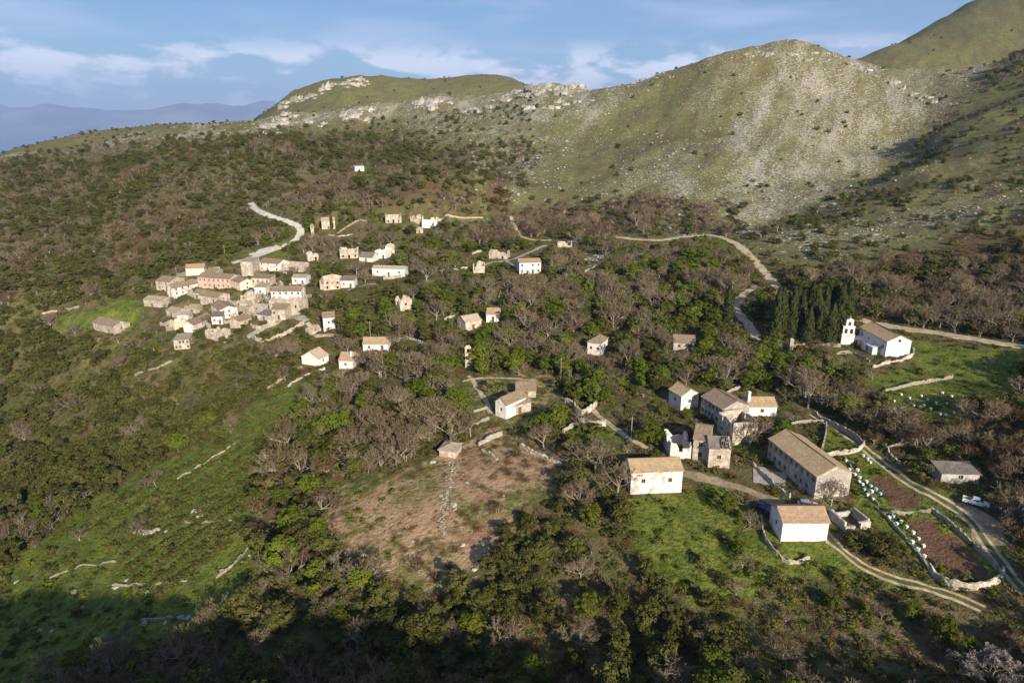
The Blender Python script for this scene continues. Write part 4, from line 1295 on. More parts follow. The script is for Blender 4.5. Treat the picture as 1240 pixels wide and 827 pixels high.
STRIPS = [
    ('road', 'pale road climbing in a bend out of the stone village', [(303, 246), (312, 255), (330, 263), (352, 270), (364, 278), (360, 289), (343, 299), (320, 307), (300, 314), (281, 319)], 5.2, 'road', 0.14),
    ('road', 'broad parking apron at the village entrance', [(340, 299), (322, 304), (306, 310)], 9.0, 'road', 0.17),
    ('path', 'narrow pale lane dropping past the yellow house', [(262, 331), (243, 337), (230, 343), (223, 349), (232, 356), (246, 362)], 3.4, 'paving', 0.12),
    ('track', 'pale dirt track sweeping along the foot of the rocky hill', [(742, 287), (770, 290), (800, 291), (830, 287), (858, 285), (882, 291), (903, 305), (920, 323), (935, 340), (946, 351), (975, 366), (1010, 380), (1032, 386), (1080, 396), (1120, 402), (1180, 411), (1260, 424)], 4.2, 'track', 0.12),
    ('path', 'steep paved lane dropping from the hill track behind the cypresses', [(917, 347), (901, 357), (892, 366), (894, 379), (908, 396), (916, 412)], 3.6, 'track', 0.15),
    ('path', 'dirt path rising beside the bare copse above the terrace', [(619, 262), (624, 276), (632, 287), (648, 291), (668, 291)], 3.0, 'track', 0.12),
    ('path', 'pale footpath passing the white two-storey house', [(578, 325), (592, 319), (612, 316), (634, 309), (652, 301), (662, 297)], 3.2, 'paving', 0.12),
    ('path', 'short branch of the footpath to the white two-storey house', [(612, 316), (622, 322), (634, 326)], 2.0, 'paving', 0.16),
    ('track', 'dirt track between the beehive gardens and the concrete shed', [(982, 499), (1004, 513), (1030, 530), (1058, 553), (1088, 576), (1118, 594), (1150, 612), (1176, 632), (1196, 660), (1216, 688), (1245, 720)], 2.6, 'track', 0.08),
    ('track', 'curving grassy track with two wheel ruts below the white house', [(998, 642), (1008, 656), (1026, 672), (1050, 688), (1080, 701), (1110, 709), (1140, 717), (1166, 727), (1190, 738)], 2.5, 'track', 0.08),
    ('path', 'earth path climbing through the walled green plots', [(716, 494), (728, 506), (744, 518), (760, 530), (784, 543)], 1.8, 'track', 0.09),
    ('path', 'dirt lane in front of the roofless houses', [(824, 572), (846, 578), (872, 585), (900, 592), (924, 601), (946, 612)], 2.8, 'track_green', 0.09),
    ('path', 'thin earth path beside the gardens of the white-gabled house', [(568, 455), (578, 470), (588, 486), (594, 502)], 1.6, 'track', 0.09),
    ('path', 'pale curved lane under the small white house', [(372, 391), (378, 398), (376, 403), (385, 407), (400, 406), (412, 409)], 2.6, 'track', 0.12),
    ('path', 'pale lane along the edge of the village square', [(300, 409), (318, 398), (336, 391), (352, 385), (372, 389)], 3.6, 'paving', 0.12),
    ('path', 'terraced lane below the orchard ruins', [(421, 352), (440, 346), (455, 344)], 2.4, 'paving', 0.12),
    ('path', 'faint pale path along the upper terrace of the valley', [(528, 265), (560, 264), (585, 264)], 2.2, 'track', 0.12),
    ('paving', 'paved forecourt of the very long stone house', [(912, 575), (934, 577), (952, 580)], 8.0, 'paving', 0.10),
    ('path', 'dirt turning place beside the parked pickup', [(1160, 610), (1185, 630), (1200, 660)], 6.0, 'track_green', 0.05),
]


def build_strips():
    for nm, lab, pts, w, m, lift in STRIPS:
        W = world_line(pts, 1.2)
        o = obj(nm, strip_mesh(W, w * (1.05 if 'rocky hill' in lab else 0.9), lift, M[m], nm, ragged=0.3))
        tag(o, lab, None, None, 'structure')
        ROAD_LINES.append((W, w))
        if 'two wheel ruts' in lab or 'beehive gardens' in lab:
            v = obj('verge', strip_mesh(W, 0.95, lift + 0.05, M['verge'], 'verge', 2, 0.5), o)


WALLS = [
    ('dry stone wall running in front of the cypress grove', [(938, 419), (975, 420), (1018, 420)], 1.3, .6, 'drywall'),
    ('curved whitish courtyard wall round the church front', [(1056, 446), (1072, 441), (1090, 438), (1103, 433), (1106, 427), (1100, 419)], 1.2, .5, 'palewall'),
    ('low angled wall of the church forecourt', [(1013, 429), (1031, 428), (1042, 433), (1053, 439)], 0.9, .5, 'drywall'),
    ('long dry wall along the upper side of the beehive meadow', [(1058, 478), (1090, 470), (1120, 464), (1153, 458)], 1.1, .6, 'drywall'),
    ('pale wall along the top of the vegetable garden', [(985, 503), (1000, 512), (1022, 524), (1046, 540)], 1.5, .6, 'drywall'),
    ('lower return wall of the vegetable garden', [(1046, 541), (1036, 547), (1015, 551), (1000, 553)], 1.4, .6, 'palewall'),
    ('short cross wall dividing the vegetable garden', [(1000, 515), (999, 530), (994, 549)], 1.3, .5, 'drywall'),
    ('low wall linking the vegetable garden to the tall bare tree', [(958, 515), (975, 513), (998, 511)], 1.2, .5, 'drywall'),
    ('long straight field wall between the track and the ploughed plot', [(1128, 619), (1150, 636), (1172, 655), (1192, 674), (1208, 690)], 1.1, .6, 'drywall'),
    ('curved pale retaining wall at the corner of the ploughed plot', [(1124, 690), (1136, 702), (1152, 712), (1176, 714), (1200, 710), (1213, 701), (1214, 692)], 1.6, .6, 'palewall'),
    ('tumbled wall on the beehive side of the ploughed plot', [(1062, 615), (1075, 628), (1092, 648), (1112, 672), (1124, 688)], 0.5, .5, 'drywall'),
    ('rubble cross wall between the two dug plots', [(1068, 620), (1090, 623), (1110, 619), (1128, 620)], 0.8, .7, 'drywall'),
    ('stone edging wall uphill of the first dug plot', [(1022, 553), (1036, 575), (1048, 592), (1064, 612)], 0.5, .4, 'drywall'),
    ('white garden wall curving below the orange-roofed white house', [(922, 628), (924, 645), (932, 662), (950, 680), (964, 682), (980, 677)], 0.9, .45, 'palewall'),
    ('terrace wall along the forecourt of the very long house', [(908, 562), (920, 572), (938, 590), (956, 603)], 1.2, .5, 'palewall'),
    ('red-topped wall running back from the concrete shed', [(1146, 548), (1160, 558), (1176, 570), (1189, 581)], 1.6, .35, 'brickred'),
    ('white wall fragment in the scrub above the shed', [(1066, 546), (1084, 541), (1096, 540)], 0.9, .6, 'palewall'),
    ('broken white wall beside the uphill track', [(1072, 540), (1078, 552), (1090, 562)], 0.8, .6, 'palewall'),
    ('zigzag roofless wall beside the green plot', [(684, 488), (694, 493), (702, 503), (712, 500), (722, 492)], 2.4, .6, 'palewall'),
    ('pale lower wall of the walled green plot', [(682, 524), (694, 517), (706, 512), (716, 516), (734, 516)], 1.6, .6, 'palewall'),
    ('white field wall fragment at the top of the cleared field', [(579, 540), (592, 533), (608, 527)], 1.2, .8, 'palewall'),
    ('long whitish wall fragment on the cleared field edge', [(630, 540), (644, 548), (662, 556), (680, 564)], 1.0, .8, 'palewall'),
    ('short wall stub at the cleared field', [(584, 546), (594, 551), (602, 557)], 0.7, .9, 'drywall'),
    ('garden wall below the white-gabled house', [(570, 517), (580, 513), (592, 508)], 1.0, .5, 'drywall'),
    ('low terrace wall of the old gardens', [(573, 500), (582, 497), (590, 495)], 0.9, .5, 'drywall'),
    ('stone terrace wall behind the old gardens', [(560, 462), (590, 458), (625, 459), (652, 462)], 0.45, .5, 'drywall'),
    ('pale loop of retaining wall below the village square', [(304, 407), (312, 413), (324, 413), (340, 408), (356, 400), (368, 393)], 1.7, .6, 'palewall'),
    ('straight field wall climbing from the orchard church', [(408, 283), (420, 276), (432, 269), (444, 268)], 1.2, .5, 'drywall'),
    ('low orchard wall under the field wall', [(398, 285), (412, 287), (428, 284)], 0.9, .5, 'palewall'),
    ('white wall stretch at the wooded terrace', [(547, 330), (556, 327), (566, 325)], 1.2, .6, 'palewall'),
    ('white courtyard wall curving east of the long tan house', [(478, 412), (492, 411), (503, 413), (512, 418)], 1.3, .5, 'palewall'),
    ('pale wall beneath the long white facade', [(464, 339), (474, 338), (487, 336)], 1.6, .5, 'palewall'),
    ('pale terrace wall on the spur slope', [(324, 472), (338, 462), (352, 452), (366, 446)], 1.0, .5, 'drywall'),
    ('long pale stone edge down the spur', [(348, 470), (362, 460), (378, 452), (394, 447)], 0.9, .6, 'palewall'),
    ('boundary wall below the white terrace house', [(604, 340), (606, 352), (604, 362)], 1.0, .4, 'drywall'),
    ('pale garden wall left of the roofless barn', [(572, 308), (582, 305), (590, 302)], 1.2, .4, 'palewall'),
    ('dry wall at the foot of the craggy slope', [(708, 330), (720, 324), (728, 318)], 0.9, .6, 'drywall'),
    ('short pale wall in the hedge beside the ivy trees', [(876, 480), (886, 474), (897, 470)], 1.1, .5, 'palewall'),
    ('pale wall at the small copse terrace', [(538, 388), (546, 385), (552, 384)], 1.0, .5, 'palewall'),
    ('mid-slope wall with green terrace in the old green field', [(50, 381), (62, 378), (75, 376)], 0.9, .6, 'palewall'),
    ('second mid-slope wall in the old green field', [(78, 376), (88, 374), (96, 372)], 0.9, .6, 'drywall'),
    ('curved dry wall on the scrub terrace under the village', [(164, 455), (178, 449), (196, 443), (210, 436)], 0.9, .5, 'drywall'),
    ('low rubble terrace edge above the spur boulders', [(222, 632), (244, 634), (262, 632), (280, 630)], 0.5, .6, 'drywall'),
    ('long low rubble terrace edge below the spur boulders', [(132, 709), (160, 707), (190, 706), (226, 704)], 0.45, .6, 'drywall'),
    ('rubble terrace edge at the shadow side of the spur', [(172, 752), (200, 750), (232, 748), (266, 746)], 0.6, .7, 'drywall'),
    ('upper rubble terrace edge climbing the spur', [(214, 580), (238, 566), (262, 551), (286, 536)], 0.5, .5, 'drywall'),
    ('rubble terrace edge beside the spur wood', [(262, 700), (276, 690), (290, 676), (300, 664)], 0.6, .7, 'drywall'),
    ('thin rubble terrace edge on the outer spur', [(60, 700), (86, 690), (112, 684), (140, 680)], 0.45, .6, 'drywall'),
    ('pale heap of wall stones on the green spur', [(158, 648), (170, 646), (186, 645), (202, 645)], 0.8, .9, 'palewall'),
]


_gw = random.Random(21)
for _i in range(80):
    _x = _gw.uniform(190, 372); _y = 318 + (_x - 190) * 0.0 + _gw.uniform(8, 100)
    if float(poly_sd(np.array([_x]), np.array([_y]), [(170, 350), (220, 328), (300, 318), (372, 322), (372, 385), (300, 402), (240, 418), (195, 415)])[0]) < 0:
        continue
    _a = _gw.choice((0.1, 0.15, -0.5, 0.9)) + _gw.uniform(-.2, .2); _l = _gw.uniform(5, 14)
    WALLS.append(('low broken wall fragment between the stone village houses', [(_x, _y), (_x + _l * .5 * math.cos(_a), _y - _l * .2 * math.sin(_a)), (_x + _l * math.cos(_a), _y - _l * .45 * math.sin(_a))], _gw.uniform(1.0, 2.4), .55, _gw.choice(('drywall', 'palewall', 'w_warm'))))


def build_walls():
    for lab, pts, h, t, m in WALLS:
        W = world_line(pts, 0.6); N = line_frames(W); n = len(W)
        s = np.arange(n) * 0.6; sd = (sum(map(ord, lab)) % 97) * 1.7
        top = 0.88 * h * (1 + 0.55 * fbm(s, s * 0 + sd, 4.0, 4, 0.65)) + 0.22 * rng.uniform(-1, 1, n) * min(h, 1)
        if 'rubble' in lab or 'tumbled' in lab or 'heap' in lab:
            top = h * np.clip(0.65 + 1.1 * fbm(s, s * 0 + sd, 2.4, 3), 0.05, 1.6)
        wob = fbm(s, s * 0 + sd + 31, 2.5, 3) * 0.18 * t
        rows = []
        for off, zf in ((-1.0, None), (-0.85, 0.55), (-0.62, 1.0), (0.62, 1.0), (0.85, 0.55), (1.0, None)):
            P = W + N * (off * t * 0.42 + wob)[:, None]
            g = height(W[:, 0], W[:, 1])
            z = g - 0.7 if zf is None else g + top * zf
            rows.append(np.column_stack([P, z]))
        V = np.stack(rows, 1).reshape(-1, 3); k_ = 6
        V += rng.normal(0, 0.055, V.shape)
        a = (np.arange(n - 1)[:, None] * k_ + np.arange(k_ - 1)[None, :]).ravel()
        Fc = [tuple(r) for r in np.stack([a, a + 1, a + 1 + k_, a + k_], 1)[:, ::-1].tolist()]
        Fc.append(tuple(range(k_))); Fc.append(tuple((n - 1) * k_ + i for i in reversed(range(k_))))
        c = V.mean(axis=0)
        c[2] = height(c[0], c[1])
        o = obj('stone_wall', mesh_np('stone_wall', V - c, Fc, M[m]), None, tuple(c))
        tag(o, lab, 'wall', 'broken village walls' if 'village houses' in lab else 'field and garden walls', 'thing')

# ---------------------------------------------------------------- single trees, hives, vehicles, towers, poles, boulders
def g_at(px, py):
    p = ground(px, py)
    return (float(p[0]), float(p[1]), float(p[2]))


HIVES = {
    'white beehive box in the rows above the first dug plot': ([(603, 36), (627, 48), (616, 68), (644, 70), (665, 18), (680, 30), (690, 42), (635, 87), (592, 60), (652, 96)], (820, 547)),
    'beehive box in the cluster beside the first dug plot': ([(662, 122), (692, 128), (668, 140), (695, 147), (680, 158), (710, 138), (726, 155), (700, 175), (650, 112), (676, 112)], (820, 547)),
    'beehive box along the tumbled wall of the ploughed plot': ([(757, 240), (772, 235), (785, 262), (800, 254), (820, 272), (843, 294), (840, 328), (862, 315), (860, 355), (880, 341), (883, 378), (928, 405)], (820, 547)),
    'white beehive box in the meadow below the church': ([(800, 617), (830, 630), (872, 622), (845, 657), (869, 663), (881, 657), (906, 670), (895, 635), (925, 648), (948, 612), (980, 624), (965, 650), (1025, 648), (990, 683), (960, 690), (940, 688), (775, 640), (602, 690), (877, 720)], (820, 270)),
}
KEEP_OPEN = [(o[0] + x * .3387, o[1] + y * .3387) for (L_, o) in HIVES.values() for (x, y) in L_]
KEEP_OPEN += [(1170, 612), (1180, 614), (1192, 616), (923, 616), (978, 614), (1025, 416), (957, 422), (567, 443), (379, 286), (264, 327), (303, 353)]
KEEP_OPEN += [(788, 537), (170, 648), (235, 620), (90, 717), (178, 718), (200, 716)]


def build_hives():
    g = random.Random(4)
    meshes = {}
    for c in ('hive_white', 'hive_mint', 'hive_blue'):
        b_ = MB(); b_.box(-.26, .26, -.30, .30, .16, .66); b_.box(-.22, .22, -.33, -.30, .18, .22)
        for sx in (-.2, .2):
            for sy in (-.24, .24):
                b_.box(sx - .03, sx + .03, sy - .03, sy + .03, -.15, .16)
        l_ = MB(); l_.box(-.30, .30, -.34, .34, .66, .75)
        meshes[c] = (mesh_np('hive_body', b_.v, b_.f, M[c]), mesh_np('lid', l_.v, l_.f, M['hive_white'] if c != 'hive_blue' else M[c]))
    for lab, (pts, o_) in HIVES.items():
        for i, (x, y) in enumerate(pts):
            P = g_at(o_[0] + x * .3387, o_[1] + y * .3387)
            r = empty('beehive', (P[0], P[1], P[2] + 0.02), R(20) + g.uniform(-.3, .3))
            s = g.uniform(0.75, 0.92)
            r.scale = (s, s, s * 1.05)
            pick = 'hive_white' if lab.startswith('white') else g.choice(['hive_white', 'hive_white', 'hive_mint', 'hive_blue'])
            a, b_ = meshes[pick]
            obj('hive_body', a, r); obj('lid', b_, r)
            tag(r, lab, 'beehive', lab.replace('box', 'boxes'))


def add_wheel(root, x, y, r=0.34, w=0.22):
    t = MB(); t.tube((x, y - w / 2, r), (x, y + w / 2, r), r, r, 16)
    o = t.build('wheel', M['tyre'], root)
    s = 1 if y > 0 else -1
    m = MB(); m.tube((x, y + s * (w / 2 - .02), r), (x, y + s * (w / 2 + .012), r), r * .62, r * .55, 12)
    m.build('rim', M['rim'], o)


def prism_y(mb, prof, y0, y1, inset_top=0.0, ztop=None):
    """profile in (x,z), extruded along y; points above ztop are pulled in"""
    n = len(prof); b0 = len(mb.v)
    for y in (y0, y1):
        s = 1 if y > 0 else -1
        for (x, z) in prof:
            yy = y - s * (inset_top if ztop is not None and z > ztop else 0)
            mb.v.append((x, yy, z)); mb.u.append((0, 0))
    mb.f.append(tuple(b0 + i for i in range(n))); mb.f.append(tuple(b0 + n + i for i in reversed(range(n))))
    for i in range(n):
        j = (i + 1) % n
        mb.f.append((b0 + i, b0 + n + i, b0 + n + j, b0 + j))


def build_pickup(px, py, px2, py2, label):
    a, b_ = np.array(g_at(px, py)), np.array(g_at(px2, py2))
    c = (a + b_) / 2; ang = math.atan2(b_[1] - a[1], b_[0] - a[0])
    r = empty('pickup_truck', (c[0], c[1], float(height(c[0], c[1])) + 0.06), ang)
    L = 4.7; x0, x1 = -L / 2, L / 2; w = .86
    body = MB()
    prism_y(body, [(x0, .48), (x1 - .1, .42), (x1, .6), (x1 - .02, .88), (x1 - 1.15, 1.0), (.15, 1.02), (.12, .98), (x0, .98)], -w, w)
    body.build('body', M['car_white'], r)
    cab = MB(); prism_y(cab, [(-.75, 1.0), (1.2, 1.0), (.62, 1.55), (.42, 1.64), (-.5, 1.64), (-.68, 1.55)], -w + .02, w - .02, .16, 1.2)
    cb = cab.build('cab', M['car_white'], r)
    g1 = MB(); g1.quad((1.20, -.68, 1.05), (1.20, .68, 1.05), (.68, .58, 1.53), (.68, -.58, 1.53)); gl = g1.build('windscreen', M['glass'], cb); gl.location = (.03, 0, .015)
    for s in (-1, 1):
        g2 = MB(); y = s * (w - .02)
        g2.box(-.55, .55, y - .02 + s * -.07, y + .02 + s * -.05, 1.12, 1.48); o = g2.build('side_window', M['glass'], cb)
    g3 = MB(); g3.box(-.76, -.72, -.5, .5, 1.15, 1.5); g3.build('rear_window', M['glass'], cb)
    bed = MB(); bed.box(x0 + .1, -.85, -.72, .72, .985, 1.0); bed.build('bed_floor', M['metal'], r)
    for s in (-1, 1):
        sd = MB(); sd.box(x0, -.78, s * .80 - .05, s * .80 + .05, .985, 1.16); sd.build('bed_side', M['car_white'], r)
        hl = MB(); hl.box(x1 - .05, x1 + .02, s * .62 - .16, s * .62 + .16, .68, .84); hl.build('headlight', M['lamp_clear'], r)
        tl = MB(); tl.box(x0 - .02, x0 + .05, s * .74 - .08, s * .74 + .08, .66, .92); tl.build('tail_light', M['lamp_red'], r)
        for x in (x0 + .95, x1 - .85):
            add_wheel(r, x, s * (w - .09))
    tg = MB(); tg.box(x0, x0 + .07, -.74, .74, .985, 1.16); tg.build('tailgate', M['car_white'], r)
    tag(r, label, 'pickup truck', None)


def build_car(px, py, ang, paint, label, van=False):
    P = g_at(px, py)
    r = empty('delivery_van' if van else 'parked_car', (P[0], P[1], P[2] + 0.08), ang)
    L = 4.9 if van else 4.1; x0, x1 = -L / 2, L / 2; w = .85
    body = MB()
    if van:
        prism_y(body, [(x0, .4), (x1, .4), (x1, .95), (x1 - .55, 1.15), (x1 - 1.2, 1.9), (x1 - 1.5, 2.05), (x0 + .05, 2.05), (x0, 1.9)], -w, w, .1, 1.3)
    else:
        prism_y(body, [(x0, .38), (x1 - .1, .36), (x1, .55), (x1 - .05, .76), (x1 - 1.0, .90), (x0 + .25, .96), (x0, .8)], -w, w)
    bd = body.build('body', M[paint], r)
    if not van:
        cab = MB(); prism_y(cab, [(x0 + .22, .92), (x1 - .95, .88), (.35, 1.38), (-.9, 1.44), (x0 + .55, 1.36)], -w + .02, w - .02, .14, 1.1)
        cb = cab.build('cabin', M['glass'], r)
        rt = MB(); prism_y(rt, [(.38, 1.39), (-.9, 1.45), (x0 + .52, 1.37), (x0 + .52, 1.40), (-.9, 1.485), (.36, 1.425)], -w + .14, w - .14); rt.build('roof', M[paint], r)
    else:
        g1 = MB(); g1.quad((x1 - .57, -.7, 1.2), (x1 - .57, .7, 1.2), (x1 - 1.17, .66, 1.84), (x1 - 1.17, -.66, 1.84)); o = g1.build('windscreen', M['glass'], r); o.location = (.03, 0, .02)
        for s in (-1, 1):
            g2 = MB(); g2.box(x1 - 2.1, x1 - 1.3, s * .80 - .015, s * .80 + .015, 1.3, 1.75); g2.build('side_window', M['glass'], r)
    for s in (-1, 1):
        hl = MB(); hl.box(x1 - .08, x1 + .01, s * .6 - .16, s * .6 + .16, .58, .72); hl.build('headlight', M['lamp_clear'], r)
        tl = MB(); tl.box(x0 - .015, x0 + .05, s * .68 - .1, s * .68 + .1, .68, .84); tl.build('tail_light', M['lamp_red'], r)
        for x in (x0 + .75, x1 - .78):
            add_wheel(r, x, s * (w - .09), .31, .2)
    tag(r, label, 'van' if van else 'car', None)


def arch_block(mb, x0, x1, z0, z1, y0, y1, openings):
    """wall block with arched openings: (centre, width, sill, spring)"""
    xs_ = [x0]
    for (c, w, s, sp) in sorted(openings):
        mb.box(xs_[-1], c - w / 2, y0, y1, z0, z1)
        if s > z0:
            mb.box(c - w / 2, c + w / 2, y0, y1, z0, s)
        n = 8
        for i in range(n):
            a0 = math.pi - math.pi * i / n; a1 = math.pi - math.pi * (i + 1) / n
            xa, xb = c + math.cos(a0) * w / 2, c + math.cos(a1) * w / 2
            za, zb = sp + math.sin(a0) * w / 2, sp + math.sin(a1) * w / 2
            P = [(xa, y0, za), (xb, y0, zb), (xb, y1, zb), (xa, y1, za), (xa, y0, z1), (xb, y0, z1), (xb, y1, z1), (xa, y1, z1)]
            b0 = len(mb.v); mb.v += P; mb.u += [(0, 0)] * 8
            for f in ((0, 3, 2, 1), (4, 5, 6, 7), (0, 1, 5, 4), (1, 2, 6, 5), (2, 3, 7, 6), (3, 0, 4, 7)):
                mb.f.append(tuple(b0 + k_ for k_ in f))
        xs_.append(c + w / 2)
    mb.box(xs_[-1], x1, y0, y1, z0, z1)


def add_bell(root, x, z, r=.22):
    b_ = MB(); b_.tube((x, 0, z), (x, 0, z + r * 1.6), r, r * .55, 10); b_.tube((x, 0, z + r * 1.6), (x, 0, z + r * 2.1), r * .5, .04, 8)
    b_.build('bell', M['bronze'], root)


def build_towers():
    # white belfry of the church
    P = g_at(1025, 416)
    r = empty('bell_tower', P, R(-14))
    t = MB(); t.box(-1.7, 1.7, -.7, .7, -1.2, 2.6); t.box(-1.82, 1.82, -.8, .8, 2.6, 2.8); t.build('base', M['w_bright'], r)
    t = MB(); arch_block(t, -1.55, 1.55, 2.8, 5.0, -.55, .55, [(-.72, .85, 3.0, 4.1), (.72, .85, 3.0, 4.1)]); t.box(-1.68, 1.68, -.65, .65, 5.0, 5.18); t.build('belfry', M['w_bright'], r)
    t = MB(); arch_block(t, -.95, .95, 5.18, 6.9, -.5, .5, [(0, .85, 5.3, 6.1)]); t.build('upper_belfry', M['w_bright'], r)
    t = MB()
    n0 = len(t.v); t.v += [(-1.1, -.58, 6.9), (1.1, -.58, 6.9), (0, -.58, 7.6), (-1.1, .58, 6.9), (1.1, .58, 6.9), (0, .58, 7.6)]; t.u += [(0, 0)] * 6
    t.f += [(n0, n0 + 1, n0 + 2), (n0 + 5, n0 + 4, n0 + 3), (n0, n0 + 3, n0 + 4, n0 + 1), (n0 + 1, n0 + 4, n0 + 5, n0 + 2), (n0 + 2, n0 + 5, n0 + 3, n0)]
    pd = t.build('pediment', M['w_bright'], r)
    c = MB(); c.box(-.05, .05, -.05, .05, 7.58, 8.3); c.box(-.25, -.051, -.045, .045, 7.95, 8.05); c.box(.051, .25, -.045, .045, 7.95, 8.05); c.build('cross', M['metal'], pd)
    for x, z in ((-.72, 3.7), (.72, 3.7), (0, 5.8)):
        add_bell(r, x, z)
    r.scale = (1.15, 1.15, 1.18)
    tag(r, 'white tiered bell tower with arched openings between cypresses and church', 'bell tower')
    # ruined bell gable in the wood
    P = g_at(567, 444)
    r = empty('bell_gable', P, R(8))
    t = MB(); arch_block(t, -1.05, 1.05, 4.6, 7.2, -.45, .45, [(0, .85, 5.2, 6.2)]); t.box(-1.05, 1.05, -.45, .45, -1, 4.6); t.box(-.7, .7, -.4, .4, 7.2, 7.7); t.build('wall', M['w_stone'], r)
    t = MB(); t.box(1.05, 4.2, -.5, 3.8, -1, 2.3); t.box(1.06, 3.2, -.45, 3.2, 2.3, 3.0); t.build('ruined_chapel', M['w_warm'], r)
    tag(r, 'slim ruined bell gable standing over the old gardens', 'bell gable')
    # campanile of the stone village
    P = g_at(379, 287)
    r = empty('bell_tower', P, R(12))
    t = MB(); t.box(-1.0, 1.0, -1.0, 1.0, -1.5, 5.6); t.build('shaft', M['w_warm'], r)
    t = MB(); arch_block(t, -1.1, 1.1, 5.6, 7.9, -1.1, -.7, [(0, 1.0, 5.9, 6.9)]); arch_block(t, -1.1, 1.1, 5.6, 7.9, .7, 1.1, [(0, 1.0, 5.9, 6.9)]); t.box(-1.1, -.8, -.7, .7, 5.6, 7.9); t.box(.8, 1.1, -.7, .7, 5.6, 7.9); t.build('belfry', M['w_warm'], r)
    t = MB(); n0 = len(t.v); t.v += [(-1.25, -1.25, 7.9), (1.25, -1.25, 7.9), (1.25, 1.25, 7.9), (-1.25, 1.25, 7.9), (0, 0, 9.0)]; t.u += [(0, 0)] * 5
    t.f += [(n0 + 3, n0 + 2, n0 + 1, n0), (n0, n0 + 1, n0 + 4), (n0 + 1, n0 + 2, n0 + 4), (n0 + 2, n0 + 3, n0 + 4), (n0 + 3, n0, n0 + 4)]
    t.build('roof', M['t_old'], r)
    add_bell(r, 0, 6.2, .28)
    tag(r, 'square stone campanile standing free near the pink-washed church', 'bell tower')
    # gate pillar by the grove
    P = g_at(957, 423)
    r = empty('gate_pillar', P, R(5))
    t = MB(); t.box(-.62, .62, -.62, .62, -.8, 3.2); t.build('shaft', M['w_stone'], r)
    t = MB(); t.box(-.75, .75, -.75, .75, 3.2, 3.45); t.box(-.5, .5, -.5, .5, 3.45, 3.8); t.build('cap', M['w_stone'], r)
    tag(r, 'square stone gate pillar at the wall of the cypress grove', 'pillar')


def build_poles():
    for (px, py, h, lab) in ((273, 314, 8.5, 'wooden utility pole beside the village entrance road'), (849, 548, 7.5, 'thin utility pole between the roofless hamlet houses'), (679, 462, 8.0, 'thin utility pole in the old walled gardens'),
                             (449, 412, 8.0, 'thin utility pole behind the long tan house'), (764, 534, 7.0, 'thin utility pole beside the dome-shaped tree'), (215, 340, 8.0, 'utility pole at the upper village edge')):
        P = g_at(px, py)
        r = empty('utility_pole', P, R(15))
        t = MB(); t.tube((0, 0, -.8), (0, 0, h), .13, .09, 8); t.build('pole', M['bark'], r)
        t = MB(); t.box(-.8, .8, -.05, .05, h - .65, h - .53)
        ca = t.build('crossarm', M['wood'], r)
        for x in (-.7, 0, .7):
            i_ = MB(); i_.tube((x, 0, h - .53), (x, 0, h - .36), .05, .04, 6); i_.build('insulator', M['glass'], ca)
        tag(r, lab, 'utility pole')


